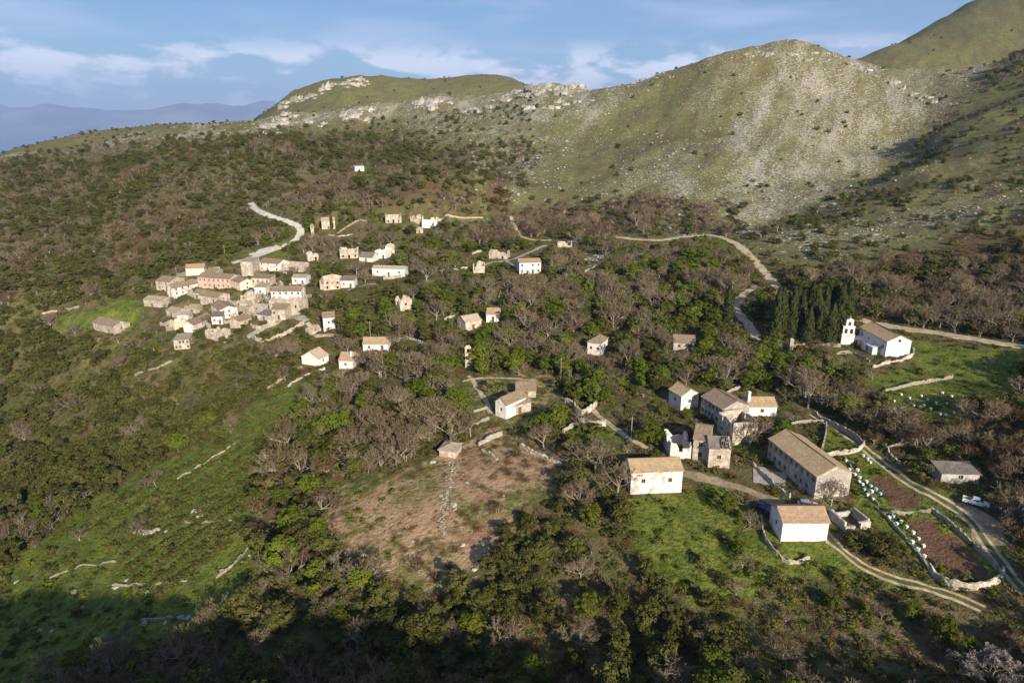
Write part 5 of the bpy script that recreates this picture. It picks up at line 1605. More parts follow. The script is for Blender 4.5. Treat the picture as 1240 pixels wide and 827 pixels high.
def build_single_trees():
    cyn = [cypress_mesh(500 + i, 0.105 + 0.012 * i) for i in range(3)]
    cyb = [cypress_mesh(510 + i, 0.20 + 0.02 * i) for i in range(2)]
    tk = trunk_mesh(520, 0.12, 0.018, 2)
    lab = 'tall narrow dark cypress in the grove beside the bell tower'
    for (px, py, h, m) in ((937, 414, 17.5, 0), (943, 411, 17, 1), (956, 411, 17, 0), (950, 406, 14.5, 2), (967, 408, 15, 1), (978, 403, 17, 0), (985, 405, 15.5, 2), (995, 402, 15, 1), (1006, 399, 16.5, 0), (1014, 403, 16, 2), (1022, 403, 18.0, 1), (1018, 398, 17, 0), (962, 400, 15, 1)):
        P = g_at(px, py)
        place_tree(None, (tk, cyn[m]), P, h * 1.08, random.uniform(0, 6), lab, 'cypress tree', 'narrow cypresses of the church grove', 1.0, 'cypress_tree')
        SOLO.append((P[0], P[1], 4.0))
    lab = 'broad bushy cypress bulging from the grove beside the bell tower'
    for (px, py, h, m) in ((977, 415, 12.5, 0), (1004, 416, 14.0, 1), (990, 414, 10.5, 0)):
        P = g_at(px, py)
        place_tree(None, (tk, cyb[m]), P, h, random.uniform(0, 6), lab, 'cypress tree', 'broad cypresses of the church grove', 1.0, 'cypress_tree')
        SOLO.append((P[0], P[1], 5.0))
    for (px, py, h, m, lab) in ((880, 395, 15.5, 2, 'lone narrow cypress beside the steep paved lane'), (402, 278, 10.0, 1, 'dark cypress against the wall of the pink-washed church')):
        P = g_at(px, py)
        place_tree(None, (tk, cyn[m]), P, h, 1.0, lab, 'cypress tree', None, 1.0, 'cypress_tree'); SOLO.append((P[0], P[1], 4.0))
    # round green trees
    dome = [crown_mesh('crown', 530 + i, 60, 50, (0.56, 0.56, 0.42), 0.56, 0.032, M['leaf_ivy'] if i == 0 else M['leaf_mid'], 0.26, 0.35) for i in range(2)]
    dtr = trunk_mesh(535, 0.45, 0.035, 3)
    for (px, py, h, i, lab) in ((786, 539, 6.6, 0, 'dome-shaped green tree beside the earth path and worn white house'), (546, 452, 6.6, 0, 'rounded bright green tree beside the ruined bell gable'), (640, 352, 6.0, 1, 'broad green tree on the terrace below the white two-storey house'),
                               (708, 372, 6.5, 0, 'flat-topped bright green tree in the leafless wood'), (855, 408, 5.6, 0, 'bushy green tree under the lone cypress'), (812, 396, 5.0, 1, 'rounded green bush tree by the low stone house'), (536, 357, 5.0, 1, 'yellowish rounded tree on the valley terrace'),
                               (838, 455, 6.0, 0, 'bright ivy green tree behind the gabled stone cottage'), (862, 466, 6.2, 0, 'full green tree above the long grey-brown roof'), (780, 470, 7.0, 0, 'tall fresh green tree uphill of the dome-shaped tree'), (655, 520, 4.6, 0, 'green bush tree below the hipped brown wing'),
                               (401, 548, 5.4, 0, 'yellow-green bush tree on the wooded spur flank')):
        P = g_at(px, py)
        place_tree(None, (dtr, dome[i]), P, h, random.uniform(0, 6), lab, 'tree', None, 1.0, 'round_tree'); SOLO.append((P[0], P[1], h * .55))
    # big leafless trees
    for (px, py, h, i, lab) in ((978, 494, 10.5, 0, 'very large spreading leafless tree above the vegetable garden'), (640, 402, 9.5, 1, 'pale spreading leafless tree beside the white cottage'), (735, 470, 9.0, 2, 'wide leafless tree above the walled green plot'),
                               (908, 540, 7.5, 3, 'slender leafless tree on the grass before the roofless square house'), (1006, 612, 6.5, 4, 'leafless tree against the end gable of the very long house'), (722, 575, 9.0, 0, 'tall pale leafless tree left alone beside the worn white house'), (748, 596, 8.5, 1, 'leaning leafless tree at the wall of the worn white house')):
        P = g_at(px, py)
        o = place_tree('bare_tree', i, P, h, random.uniform(0, 6), lab, 'tree', None, 1.35 if i == 0 else 1.15); SOLO.append((P[0], P[1], h * .42))
    blo = [bare_tree_meshes(600 + i, spread=1.25, nlimb=6, stems=2, twig_mat='blossom', tw=0.010, dens=1.2) for i in range(2)]
    for (px, py, h, lab) in ((1196, 822, 5.6, 'whitish blossoming tree in the scrub at the corner below the track'), (1236, 640, 5.4, 'whitish blossoming tree beside the parked pickup'), (1165, 815, 3.6, 'small whitish blossoming tree beside the larger blossoming one')):
        P = g_at(px, py)
        place_tree(None, blo[int(px) % 2], P, h, 2.0, lab, 'tree', None, 1.25, 'blossom_tree'); SOLO.append((P[0], P[1], h * .5))


def build_boulders():
    g = random.Random(9)
    rm = [rock_mesh('boulder', 700 + i, 2, 0.65) for i in range(4)]
    for (px, py, s) in ((235, 620, 1.5), (242, 626, 1.3), (224, 610, .8), (165, 645, 1.6), (176, 646, 1.2), (90, 717, 1.3), (154, 702, .8), (178, 718, .9), (197, 716, 1.2), (21, 704, .9), (48, 764, .9), (63, 764, .8), (125, 770, .7), (176, 755, 1.0), (200, 755, .9), (218, 748, 1.2), (228, 748, 1.0), (262, 748, .8), (296, 680, .9), (304, 672, .8), (270, 692, 1.0), (100, 735, .6), (140, 712, .9)):
        P = g_at(px, py)
        o = obj('boulder', g.choice(rm), None, (P[0], P[1], P[2] + .1), g.uniform(0, 6)); o.scale = (s * g.uniform(.8, 1.2), s * .8, s * .9)
        tag(o, 'white limestone boulder lying on the open green spur', 'boulder', 'white boulders of the green spur')
    for (px, py, s) in ((549, 612, 1.3), (551, 617, 1.0), (533, 600, .7), (566, 585, .8), (598, 590, .7), (520, 700, .8), (546, 706, .9), (575, 690, 1.0), (470, 690, .7), (440, 672, .7), (500, 655, .6), (560, 660, .8), (586, 668, .9), (610, 600, .6), (524, 560, .9)):
        P = g_at(px, py)
        o = obj('boulder', g.choice(rm), None, (P[0], P[1], P[2] + .05), g.uniform(0, 6)); o.scale = (s * g.uniform(.8, 1.2), s * .8, s * .8)
        tag(o, 'pale stone lying on the cleared brown field', 'boulder', 'stones of the cleared field')
    for i in range(110):
        t = (i + .5) / 110
        px = np.interp(t, [0, .25, .5, .75, 1], [549, 545, 541, 538, 535]) + g.gauss(0, 2.8); py = 556 + t * 92
        P = g_at(px, py); s = g.uniform(.12, .40)
        o = obj('rubble_stone', g.choice(rm), None, (P[0], P[1], P[2] + s * .2), g.uniform(0, 6)); o.scale = (s * g.uniform(.8, 1.4), s, s * .8)
        tag(o, 'loose pale stone of the rubble line down the cleared field', 'stone', 'stones of the rubble line')
    cm = [crag_mesh(720 + i) for i in range(6)]
    for (x0, y0, x1, y1, n, s0, s1, lab) in (
            (312, 156, 352, 138, 16, 4, 11, 'pale limestone crag at the seaward end of the front crest'), (352, 142, 400, 150, 5, 4, 8, 'pale limestone crag low on the front crest'), (418, 136, 446, 130, 12, 4, 11, 'white crag on the middle knob of the front crest'),
            (500, 126, 545, 120, 15, 4, 11, 'white crag on the wide knob of the front crest'), (555, 134, 625, 112, 9, 4, 9, 'grey crag strung along the rising front crest'), (630, 108, 705, 104, 24, 5, 13, 'jagged crag in the notch beside the rocky hill'), (640, 128, 720, 118, 8, 4, 9, 'outcrop below the notch beside the rocky hill'),
            (340, 128, 400, 103, 18, 5, 13, 'limestone crag on the far rocky crest'), (400, 102, 450, 94, 16, 5, 12, 'limestone crag on top of the far rocky crest'), (720, 102, 800, 86, 7, 3, 6, 'outcrop on the long shoulder of the rocky hill'), (900, 62, 1020, 66, 24, 2.5, 6, 'summit outcrop of the rocky hill'), (1020, 72, 1140, 126, 12, 3, 7, 'outcrop on the steep side ridge of the rocky hill'),
            (715, 312, 830, 300, 12, 1.2, 2.8, 'outcrop on the small craggy slope above the wood'), (940, 305, 1080, 270, 9, 1.5, 3.2, 'pale outcrop on the slope opposite the rocky hill')):
        for i in range(n):
            t = (i + g.uniform(.1, .9)) / n
            P = g_at(x0 + (x1 - x0) * t + g.gauss(0, 3), y0 + (y1 - y0) * t + abs(g.gauss(0, 5)) - 0.5)
            s = g.uniform(s0 * .7, s1 * 1.0)
            o = obj('limestone_crag', g.choice(cm), None, (P[0], P[1], P[2] - s * .05), g.uniform(-.5, .5)); o.scale = (s * g.uniform(.7, 1.1), s * .8, s * g.uniform(.55, 1.0))
            tag(o, lab, 'crag', lab.replace('crag', 'crags').replace('outcrop', 'outcrops'))


def build_vehicles():
    build_pickup(1169, 609, 1193, 614, 'white pickup truck parked in shade beside the dirt track')
    build_car(923, 617, R(-50), 'car_blue', 'dark blue car parked beside the orange-roofed white house')
    build_car(978, 614, R(-8), 'car_silver', 'silver-blue car behind the orange-roofed white house')
    build_car(264, 328, R(8), 'car_white', 'white van parked at the village entrance road', True)
    build_car(299, 354, R(5), 'car_blue', 'dark car parked below the tower house')
    build_car(306, 355, R(10), 'car_silver', 'grey car parked beside the dark car in the village')

# ---------------------------------------------------------------- plants: mesh makers (unit height, scaled on placing)
def unit(v):
    return v / (np.linalg.norm(v, axis=-1, keepdims=True) + 1e-9)


def leaf_quads(C, Nrm, size, g, aspect=0.7, up=None):
    n = len(C)
    t = unit(np.cross(Nrm, g.normal(size=(n, 3))))
    if up is not None:
        t = unit(t * (1 - up) + np.array([0, 0, 1.0]) * up + g.normal(size=(n, 3)) * 0.15)
    b = unit(np.cross(Nrm, t))
    s = size * g.uniform(0.6, 1.35, (n, 1))
    V = np.stack([C - t * s, C - b * s * aspect, C + t * s, C + b * s * aspect], 1).reshape(-1, 3)
    Fc = np.arange(n * 4).reshape(n, 4)
    return V, Fc


def crown_mesh(name, seed, clumps, per, rad, zc, leaf, mat, clump_r=0.26, shell=0.45, flat_bottom=0.0, aspect=0.75):
    g = np.random.default_rng(seed)
    rad = np.array(rad)
    u = unit(g.normal(size=(clumps, 3))); r = g.uniform(0.15, 1, (clumps, 1)) ** shell
    cc = u * r * rad * (0.80 + 0.35 * g.uniform(size=(clumps, 1)))
    cc[:, 2] = np.where(cc[:, 2] < 0, cc[:, 2] * (1 - flat_bottom), cc[:, 2])
    cr = clump_r * rad.mean() * g.uniform(0.6, 1.35, (clumps, 1))
    L = []; Nn = []; T = []
    for i in range(clumps):
        d = unit(g.normal(size=(per, 3)))
        d[:, 2] = np.where(d[:, 2] < -0.3, -d[:, 2], d[:, 2])
        p = cc[i] + d * cr[i] * g.uniform(0.55, 1.0, (per, 1)) * np.array([1.15, 1.15, 0.85])
        L.append(p); Nn.append(unit(d * 0.8 + unit(cc[i:i + 1] + 1e-6) * 0.4 + g.normal(size=(per, 3)) * 0.45))
        T.append(np.clip(g.uniform(0, 1) ** 1.6 * 0.75 + g.uniform(0, .35, per) + 0.25 * (d[:, 2] > 0.5), 0, 1))  # clump tint imitates lit and shaded foliage; upward leaves get the lighter tone
    L = np.concatenate(L); Nn = np.concatenate(Nn); T = np.concatenate(T)
    L[:, 2] = np.maximum(L[:, 2] + zc, 0.02)
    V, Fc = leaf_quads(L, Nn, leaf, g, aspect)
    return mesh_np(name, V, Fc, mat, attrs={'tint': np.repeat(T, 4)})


def tube_np(P0, P1, R0, R1, n=4):
    """many tapered tubes at once"""
    ax = unit(P1 - P0); up = np.where(np.abs(ax[:, 2:3]) < 0.9, np.array([[0, 0, 1.0]]), np.array([[1.0, 0, 0]]))
    e1 = unit(np.cross(ax, up)); e2 = np.cross(ax, e1)
    m = len(P0); V = np.zeros((m, 2 * n, 3))
    for i in range(n):
        a = 2 * math.pi * i / n
        o = e1 * math.cos(a) + e2 * math.sin(a)
        V[:, i] = P0 + o * R0[:, None]; V[:, n + i] = P1 + o * R1[:, None]
    base = np.arange(m)[:, None] * 2 * n
    Fc = np.concatenate([np.stack([base[:, 0] + i, base[:, 0] + (i + 1) % n, base[:, 0] + n + (i + 1) % n, base[:, 0] + n + i], 1) for i in range(n)])
    return V.reshape(-1, 3), Fc


def bare_tree_meshes(seed, spread=1.0, twig_mat='twig', nlimb=6, stems=1, tw=0.0046, dens=0.62):
    g = np.random.default_rng(seed)
    S = []      # thick segments p0,p1,r0,r1
    tips = []

    def grow(p, d, ln, r, lvl):
        nseg = 2
        q = p
        for k_ in range(nseg):
            d = unit((d + g.normal(size=3) * 0.16 + np.array([0, 0, 0.10 * lvl]))[None])[0]
            q2 = q + d * ln / nseg
            S.append((q, q2, r * (1 - 0.28 * k_), r * (1 - 0.28 * (k_ + 1))))
            q = q2
            if lvl >= 2:
                tips.append((q, d, ln))
        if lvl >= 3:
            return
        for i in range(4 if lvl == 1 else (3 if lvl == 2 else 0)):
            dd = unit((d + g.normal(size=3) * 0.62 * spread + np.array([0, 0, 0.18]))[None])[0]
            grow(q, dd, ln * g.uniform(0.6, 0.85), r * 0.5, lvl + 1)
    for s_ in range(stems):
        base = np.array([g.uniform(-.05, .05), g.uniform(-.05, .05), 0]) * (stems > 1)
        lean = np.array([g.normal() * 0.10, g.normal() * 0.10, 1.0])
        lean = unit(lean[None])[0]
        th = g.uniform(0.20, 0.34)
        top = base + lean * th
        S.append((base, top, 0.030, 0.024))
        for i in range(max(2, nlimb // stems)):
            a = 2 * math.pi * (i + g.uniform(-.3, .3)) / (nlimb // stems) + s_
            tilt = g.uniform(0.25, 1.25) * spread
            d = np.array([math.cos(a) * math.sin(tilt), math.sin(a) * math.sin(tilt), math.cos(tilt)])
            grow(base + lean * th * g.uniform(0.55, 1.0), d, g.uniform(0.22, 0.32), 0.0165, 1)
    P0 = np.array([s[0] for s in S]); P1 = np.array([s[1] for s in S])
    R0 = np.array([s[2] for s in S]); R1 = np.array([s[3] for s in S])
    V, Fc = tube_np(P0, P1, R0, R1, 4)
    zmax = max(P1[:, 2].max(), 0.5) * 1.10
    trunk = mesh_np('trunk', V / zmax, Fc, M['bark'])
    # twigs: flat tapering strips fanning from every branch end
    C = []; D_ = []; LN = []
    for (q, d, ln) in tips:
        m = int(6 * dens)
        dd = unit(d[None] * 0.9 + g.normal(size=(m, 3)) * 0.55 + np.array([0, 0, 0.22]))
        l2 = ln * g.uniform(0.35, 0.85, m)
        C.append(np.repeat(q[None], m, 0)); D_.append(dd); LN.append(l2)
        q3 = q + dd * l2[:, None] * 0.55
        for r_ in range(2):
            d3 = unit(dd + g.normal(size=(m, 3)) * 0.5)
            C.append(q3); D_.append(d3); LN.append(l2 * 0.6)
    C = np.concatenate(C); D_ = np.concatenate(D_); LN = np.concatenate(LN)[:, None]
    side = unit(np.cross(D_, g.normal(size=D_.shape))) * tw
    V = np.stack([C - side, C + side, C + D_ * LN + side * 0.5, C + D_ * LN - side * 0.5], 1).reshape(-1, 3)
    tint = np.repeat(g.uniform(0, 1, len(C)), 4)
    crown = mesh_np('crown', V / zmax, np.arange(len(V)).reshape(-1, 4), M[twig_mat], attrs={'tint': tint})
    return trunk, crown


def trunk_mesh(seed, h0=0.4, r=0.03, forks=3, mat='bark_dark'):
    g = np.random.default_rng(seed); S = [(np.zeros(3), np.array([g.normal() * .02, g.normal() * .02, h0 * .6]), r, r * .8)]
    top = S[0][1]
    for i in range(forks):
        a = 2 * math.pi * i / forks + g.uniform(-.4, .4)
        S.append((top, top + np.array([math.cos(a) * .16, math.sin(a) * .16, h0 * .8]), r * .7, r * .3))
    V, Fc = tube_np(np.array([s[0] for s in S]), np.array([s[1] for s in S]), np.array([s[2] for s in S]), np.array([s[3] for s in S]), 6)
    return mesh_np('trunk', V, Fc, M[mat])


def cypress_mesh(seed, wide):
    g = np.random.default_rng(seed); n = 2600
    z = g.uniform(0.03, 1, n) ** 0.85
    prof = wide * np.minimum(1, (z / 0.14) ** 0.6) * (1 - z ** (2.6 if wide < .16 else 1.5)) ** 0.75 + 0.004
    a = g.uniform(0, 2 * np.pi, n)
    wob = 1 + 0.16 * np.sin(a * 3 + z * 17 + seed) + 0.13 * np.sin(a * 5 - z * 31)
    r = prof * wob * g.uniform(0.70, 1.03, n)
    C = np.stack([r * np.cos(a), r * np.sin(a), z], 1)
    Nn = unit(np.stack([np.cos(a), np.sin(a), np.full(n, 0.35)], 1) + g.normal(size=(n, 3)) * 0.4)
    V, Fc = leaf_quads(C, Nn, 0.024, g, 0.45, up=0.75)
    return mesh_np('crown', V, Fc, M['leaf_cypress'], attrs={'tint': np.repeat(np.clip(0.5 + 0.5 * np.sin(a * 4 + z * 23) * g.uniform(0, 1, n), 0, 1), 4)})


def twig_bush_mesh(name, seed, mat, n=260):
    g = np.random.default_rng(seed)
    d = unit(np.stack([g.normal(size=n), g.normal(size=n), np.abs(g.normal(size=n)) * 1.1 + 0.25], 1))
    C = np.stack([g.normal(size=n) * 0.16, g.normal(size=n) * 0.16, np.zeros(n)], 1) + d * g.uniform(0, 0.45, (n, 1)) * np.array([1.1, 1.1, .8])
    LN = g.uniform(0.25, 0.6, (n, 1))
    side = unit(np.cross(d, g.normal(size=d.shape))) * 0.02
    V = np.stack([C - side, C + side, C + d * LN + side * .6, C + d * LN - side * .6], 1).reshape(-1, 3)
    V[:, 2] = np.maximum(V[:, 2], 0)
    return mesh_np(name, V, np.arange(len(V)).reshape(-1, 4), M[mat], attrs={'tint': np.repeat(g.uniform(0, 1, n), 4)})


def rock_mesh(name, seed, sub=2, sq=0.6, rough=0.35):
    g = np.random.default_rng(seed)
    import bmesh
    bm = bmesh.new(); bmesh.ops.create_icosphere(bm, subdivisions=sub, radius=1.0)
    pl = unit(g.normal(size=(9, 3))); off = g.uniform(0.45, 0.8, 9)
    for v in bm.verts:
        p = np.array(v.co)
        for a, o_ in zip(pl, off):
            dd = p @ a - o_
            if dd > 0:
                p = p - a * dd
        p = p * (1 + rough * 0.5 * float(pnoise(np.array([p[0] * 2.3 + seed]), np.array([p[1] * 2.3 + p[2] * 3.1]))[0]))
        p[2] *= sq
        v.co = p
    me = bpy.data.meshes.new(name); bm.to_mesh(me); bm.free()
    me.materials.append(M['rock'])
    return me


def crag_mesh(seed):
    """jagged outcrop: several slanting slabs fused along a line"""
    g = np.random.default_rng(seed)
    import bmesh
    bm = bmesh.new()
    for i in range(7):
        r = bmesh.ops.create_icosphere(bm, subdivisions=1, radius=1.0)
        sc = g.uniform(0.18, 0.45, 3) * np.array([1.2, 0.9, 1.5]); off = np.array([g.uniform(-.85, .85), g.uniform(-.35, .35), g.uniform(-.05, .2)])
        for v in r['verts']:
            p = np.array(v.co) * (1 + 0.35 * g.normal())
            p = p * sc
            p[0] += 0.35 * p[2]
            v.co = p + off
    me = bpy.data.meshes.new('limestone_crag'); bm.to_mesh(me); bm.free()
    me.materials.append(M['crag'])
    return me


K = {}
K['bare_tree'] = [bare_tree_meshes(100 + i, spread=1.0 + 0.12 * (i % 3), nlimb=5 + i % 3, stems=1 + (i % 3 == 2)) for i in range(6)]
K['rusty_tree'] = [bare_tree_meshes(140 + i, spread=1.15, nlimb=6, stems=2, twig_mat='twig_red', tw=0.007) for i in range(3)]
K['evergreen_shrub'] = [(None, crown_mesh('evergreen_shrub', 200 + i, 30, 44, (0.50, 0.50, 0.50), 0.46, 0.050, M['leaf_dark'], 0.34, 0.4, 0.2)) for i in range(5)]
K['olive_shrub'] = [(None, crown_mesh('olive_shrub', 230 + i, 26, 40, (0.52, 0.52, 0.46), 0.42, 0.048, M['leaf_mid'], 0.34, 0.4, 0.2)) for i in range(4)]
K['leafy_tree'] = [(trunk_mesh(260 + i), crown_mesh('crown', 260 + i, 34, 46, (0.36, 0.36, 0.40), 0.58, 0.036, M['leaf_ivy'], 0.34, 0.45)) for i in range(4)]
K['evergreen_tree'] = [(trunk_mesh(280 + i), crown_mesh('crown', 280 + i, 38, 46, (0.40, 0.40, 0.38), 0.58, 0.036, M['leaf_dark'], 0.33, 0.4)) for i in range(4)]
SMALL = {
    'dark': [crown_mesh('low_bush', 300 + i, 9, 16, (0.62, 0.62, 0.45), 0.35, 0.11, M['leaf_dark'], 0.4, 0.4, 0.3) for i in range(3)],
    'mid': [crown_mesh('low_bush', 310 + i, 9, 16, (0.62, 0.62, 0.45), 0.35, 0.11, M['leaf_mid'], 0.4, 0.4, 0.3) for i in range(3)],
    'fresh': [crown_mesh('low_bush', 320 + i, 9, 16, (0.66, 0.66, 0.40), 0.30, 0.11, M['leaf_ivy'], 0.4, 0.4, 0.3) for i in range(2)],
    'rusty': [twig_bush_mesh('brown_bush', 330 + i, 'twig_red', 130) for i in range(2)],
    'grey': [twig_bush_mesh('brown_bush', 340 + i, 'twig', 130) for i in range(2)],
    'tuft': [twig_bush_mesh('grass_tuft', 350 + i, 'grass_tuft', 60) for i in range(3)],
    'dry': [twig_bush_mesh('grass_tuft', 360 + i, 'dry_tuft', 60) for i in range(2)],
    'rock': [rock_mesh('limestone', 370 + i, 1, 0.62) for i in range(5)],
}

# ---------------------------------------------------------------- where plants grow
ZONES = [  # polygon in the picture, depth range, chances {kind: p}; the first that holds wins
    ('hillshoulder', [(330, 160), (480, 142), (650, 128), (650, 205), (612, 262), (585, 262), (560, 200), (480, 168)], 400, 1000, {'evergreen_shrub': .15, 'rusty_tree': .14, 'olive_shrub': .10}),
    ('ridge', [(-200, 200), (0, 194), (150, 176), (300, 163), (335, 157), (335, 120), (-200, 140)], 600, 1300, {'evergreen_shrub': .13, 'olive_shrub': .06}),
    ('clear', P_CLEAR, 60, 400, {'olive_shrub': .015, 'rusty_tree': .015}),
    ('garden', [(990, 505), (1050, 536), (1130, 598), (1215, 690), (1218, 716), (1140, 716), (1060, 640), (1030, 590), (995, 556)], 60, 300, {'olive_shrub': .02, 'bare_tree': .015}),
    ('lawn', P_LAWN, 60, 300, {'bare_tree': .12, 'olive_shrub': .22, 'leafy_tree': .07}),
    ('belowtrack', P_LAWN2, 60, 300, {'bare_tree': .05, 'olive_shrub': .03}),
    ('spur', P_SLOPE, 60, 320, {'bare_tree': .03, 'olive_shrub': .045, 'evergreen_shrub': .03}),
    ('vale', P_VILLGR, 60, 600, {'olive_shrub': .05}),
    ('meadow', [(1040, 440), (1110, 440), (1110, 405), (1240, 425), (1240, 490), (1160, 505), (1080, 500), (1000, 440)], 60, 340, {'bare_tree': .05, 'evergreen_shrub': .03, 'olive_shrub': .05}),
    ('hamlet', [(745, 480), (845, 470), (1010, 490), (1020, 610), (935, 620), (800, 600), (750, 600)], 60, 260, {'bare_tree': .14, 'leafy_tree': .04, 'olive_shrub': .05}),
    ('village', [(170, 350), (220, 325), (300, 310), (372, 318), (376, 395), (310, 412), (240, 425), (190, 425), (165, 385)], 200, 600, {'evergreen_shrub': .24, 'bare_tree': .22, 'olive_shrub': .22, 'leafy_tree': .05}),
    ('gardens', P_OLDGARDEN, 60, 400, {'leafy_tree': .12, 'bare_tree': .14, 'olive_shrub': .16}),
    ('maquis_terrace', [(140, 425), (230, 432), (330, 425), (300, 470), (220, 500), (150, 490)], 200, 500, {'evergreen_shrub': .28, 'olive_shrub': .22}),
    ('maquis', [(-100, 405), (60, 405), (140, 425), (150, 490), (230, 500), (300, 470), (320, 445), (345, 460), (190, 560), (90, 612), (-100, 690)], 150, 500, {'evergreen_shrub': .60, 'evergreen_tree': .30, 'bare_tree': .025, 'olive_shrub': .07}),
    ('spurwood', [(300, 500), (380, 450), (440, 440), (440, 560), (380, 640), (330, 720), (300, 700), (300, 620), (320, 560)], 60, 300, {'bare_tree': .24, 'evergreen_tree': .10, 'evergreen_shrub': .20, 'olive_shrub': .16, 'leafy_tree': .06, 'rusty_tree': .1}),
    ('midwood', [(380, 450), (440, 420), (560, 410), (560, 460), (530, 490), (560, 530), (540, 545), (430, 580), (400, 600), (400, 560)], 60, 400, {'bare_tree': .34, 'leafy_tree': .12, 'evergreen_tree': .10, 'olive_shrub': .14, 'evergreen_shrub': .14, 'rusty_tree': .08}),
    ('thicket', [(300, 720), (400, 690), (480, 716), (545, 722), (585, 700), (612, 645), (668, 610), (700, 560), (760, 560), (757, 650), (785, 700), (835, 735), (905, 728), (900, 850), (200, 850), (290, 740)], 60, 300, {'evergreen_shrub': .48, 'evergreen_tree': .20, 'bare_tree': .10, 'olive_shrub': .16, 'leafy_tree': .05}),
    ('lowscrub', [(905, 728), (935, 690), (1060, 700), (1180, 735), (1260, 760), (1260, 860), (895, 860)], 60, 300, {'bare_tree': .12, 'rusty_tree': .16, 'olive_shrub': .30, 'evergreen_shrub': .16, 'leafy_tree': .08}),
    ('eastscrub', [(1050, 500), (1240, 500), (1260, 760), (1215, 690), (1120, 590), (1040, 535)], 60, 300, {'rusty_tree': .42, 'bare_tree': .22, 'olive_shrub': .10, 'evergreen_shrub': .08}),
    ('eastwood', [(740, 300), (830, 305), (900, 300), (930, 345), (890, 400), (800, 410), (700, 480), (680, 440), (640, 400), (620, 350), (690, 350)], 100, 500, {'bare_tree': .22, 'rusty_tree': .10, 'leafy_tree': .20, 'olive_shrub': .18, 'evergreen_shrub': .20}),
    ('crags', P_CRAGSLOPE, 200, 600, {'evergreen_shrub': .08}),
    ('slopefoot', [(990, 330), (1120, 310), (1260, 300), (1260, 425), (1120, 400), (1030, 380)], 150, 420, {'bare_tree': .16, 'rusty_tree': .24, 'evergreen_shrub': .30, 'olive_shrub': .1, 'evergreen_tree': .06}),
    ('hilltrack', [(690, 285), (860, 280), (905, 295), (990, 335), (950, 350), (900, 300)], 200, 600, {'evergreen_shrub': .25, 'rusty_tree': .2}),
    ('eastslope', P_HILLR, 200, 1300, {'evergreen_shrub': .20, 'rusty_tree': .05}),
    ('hillfoot', [(560, 300), (590, 262), (640, 255), (760, 240), (900, 250), (900, 285), (740, 290), (660, 300)], 300, 700, {'rusty_tree': .34, 'bare_tree': .16, 'evergreen_shrub': .14, 'olive_shrub': .06}),
    ('mainhill', P_HILL, 380, 3000, {'evergreen_shrub': .022}),
    ('orchard', [(370, 250), (560, 250), (700, 300), (690, 340), (560, 410), (440, 420), (380, 400)], 200, 700, {'olive_shrub': .32, 'bare_tree': .17, 'leafy_tree': .08, 'evergreen_shrub': .12, 'evergreen_tree': .05}),
    ('westwood', [(-200, 180), (300, 160), (420, 170), (600, 180), (600, 260), (380, 260), (300, 300), (170, 350), (60, 400), (-200, 410)], 250, 1100, {'bare_tree': .20, 'rusty_tree': .20, 'evergreen_shrub': .27, 'evergreen_tree': .13, 'olive_shrub': .20}),
    ('ridge', [(-200, 195), (-200, 160), (320, 130), (330, 160), (100, 190)], 700, 1300, {'evergreen_shrub': .34, 'olive_shrub': .1}),
]
DEFAULT = {'bare_tree': .19, 'leafy_tree': .17, 'evergreen_shrub': .20, 'evergreen_tree': .08, 'olive_shrub': .20, 'rusty_tree': .06}
WHERE = {'clear': 'on the cleared brown field', 'garden': 'in the walled beehive gardens', 'lawn': 'on the bright lawn below the worn white house', 'belowtrack': 'beside the wheel-rut track',
         'spur': 'on the open green spur', 'vale': 'in the green field at the village edge', 'meadow': 'in the meadow by the white church', 'hamlet': 'among the hamlet houses', 'village': 'between the stone village houses',
         'gardens': 'in the old walled gardens', 'maquis_terrace': 'on the scrubby terrace under the village', 'maquis': 'in the dark maquis below the stone village', 'spurwood': 'on the wooded flank of the spur',
         'midwood': 'in the leafless wood above the cleared field', 'thicket': 'in the shadowed thicket below the cleared field', 'lowscrub': 'in the scrub below the wheel-rut track', 'eastscrub': 'in the brown scrub around the concrete shed',
         'eastwood': 'in the wood between the hamlet and the hill track', 'crags': 'on the small craggy slope above the wood', 'slopefoot': 'along the upper side of the church track', 'hilltrack': 'beside the dirt track under the rocky hill',
         'eastslope': 'on the shaded slope opposite the rocky hill', 'hillfoot': 'at the foot of the rocky hill', 'mainhill': 'on the rocky hill', 'orchard': 'among the orchard terraces above the spur', 'westwood': 'in the broad wood behind the stone village',
         'ridge': 'on the long low ridge towards the sea', 'rest': 'in the mixed wood around the middle houses'}
LOOK = {'bare_tree': 'leafless grey-brown tree', 'rusty_tree': 'low rusty-brown leafless tree', 'evergreen_shrub': 'dense dark rounded shrub', 'olive_shrub': 'paler olive green shrub',
        'leafy_tree': 'ivy-green tree', 'evergreen_tree': 'dark evergreen tree'}
SIZES = {'bare_tree': (5.5, 9.5), 'rusty_tree': (3.0, 5.5), 'evergreen_shrub': (2.2, 5.6), 'olive_shrub': (1.8, 4.6), 'leafy_tree': (5.0, 8.5), 'evergreen_tree': (5.0, 7.5)}

SOLO = []          # points kept free: (x, y, radius)
for W, w in []:
    pass


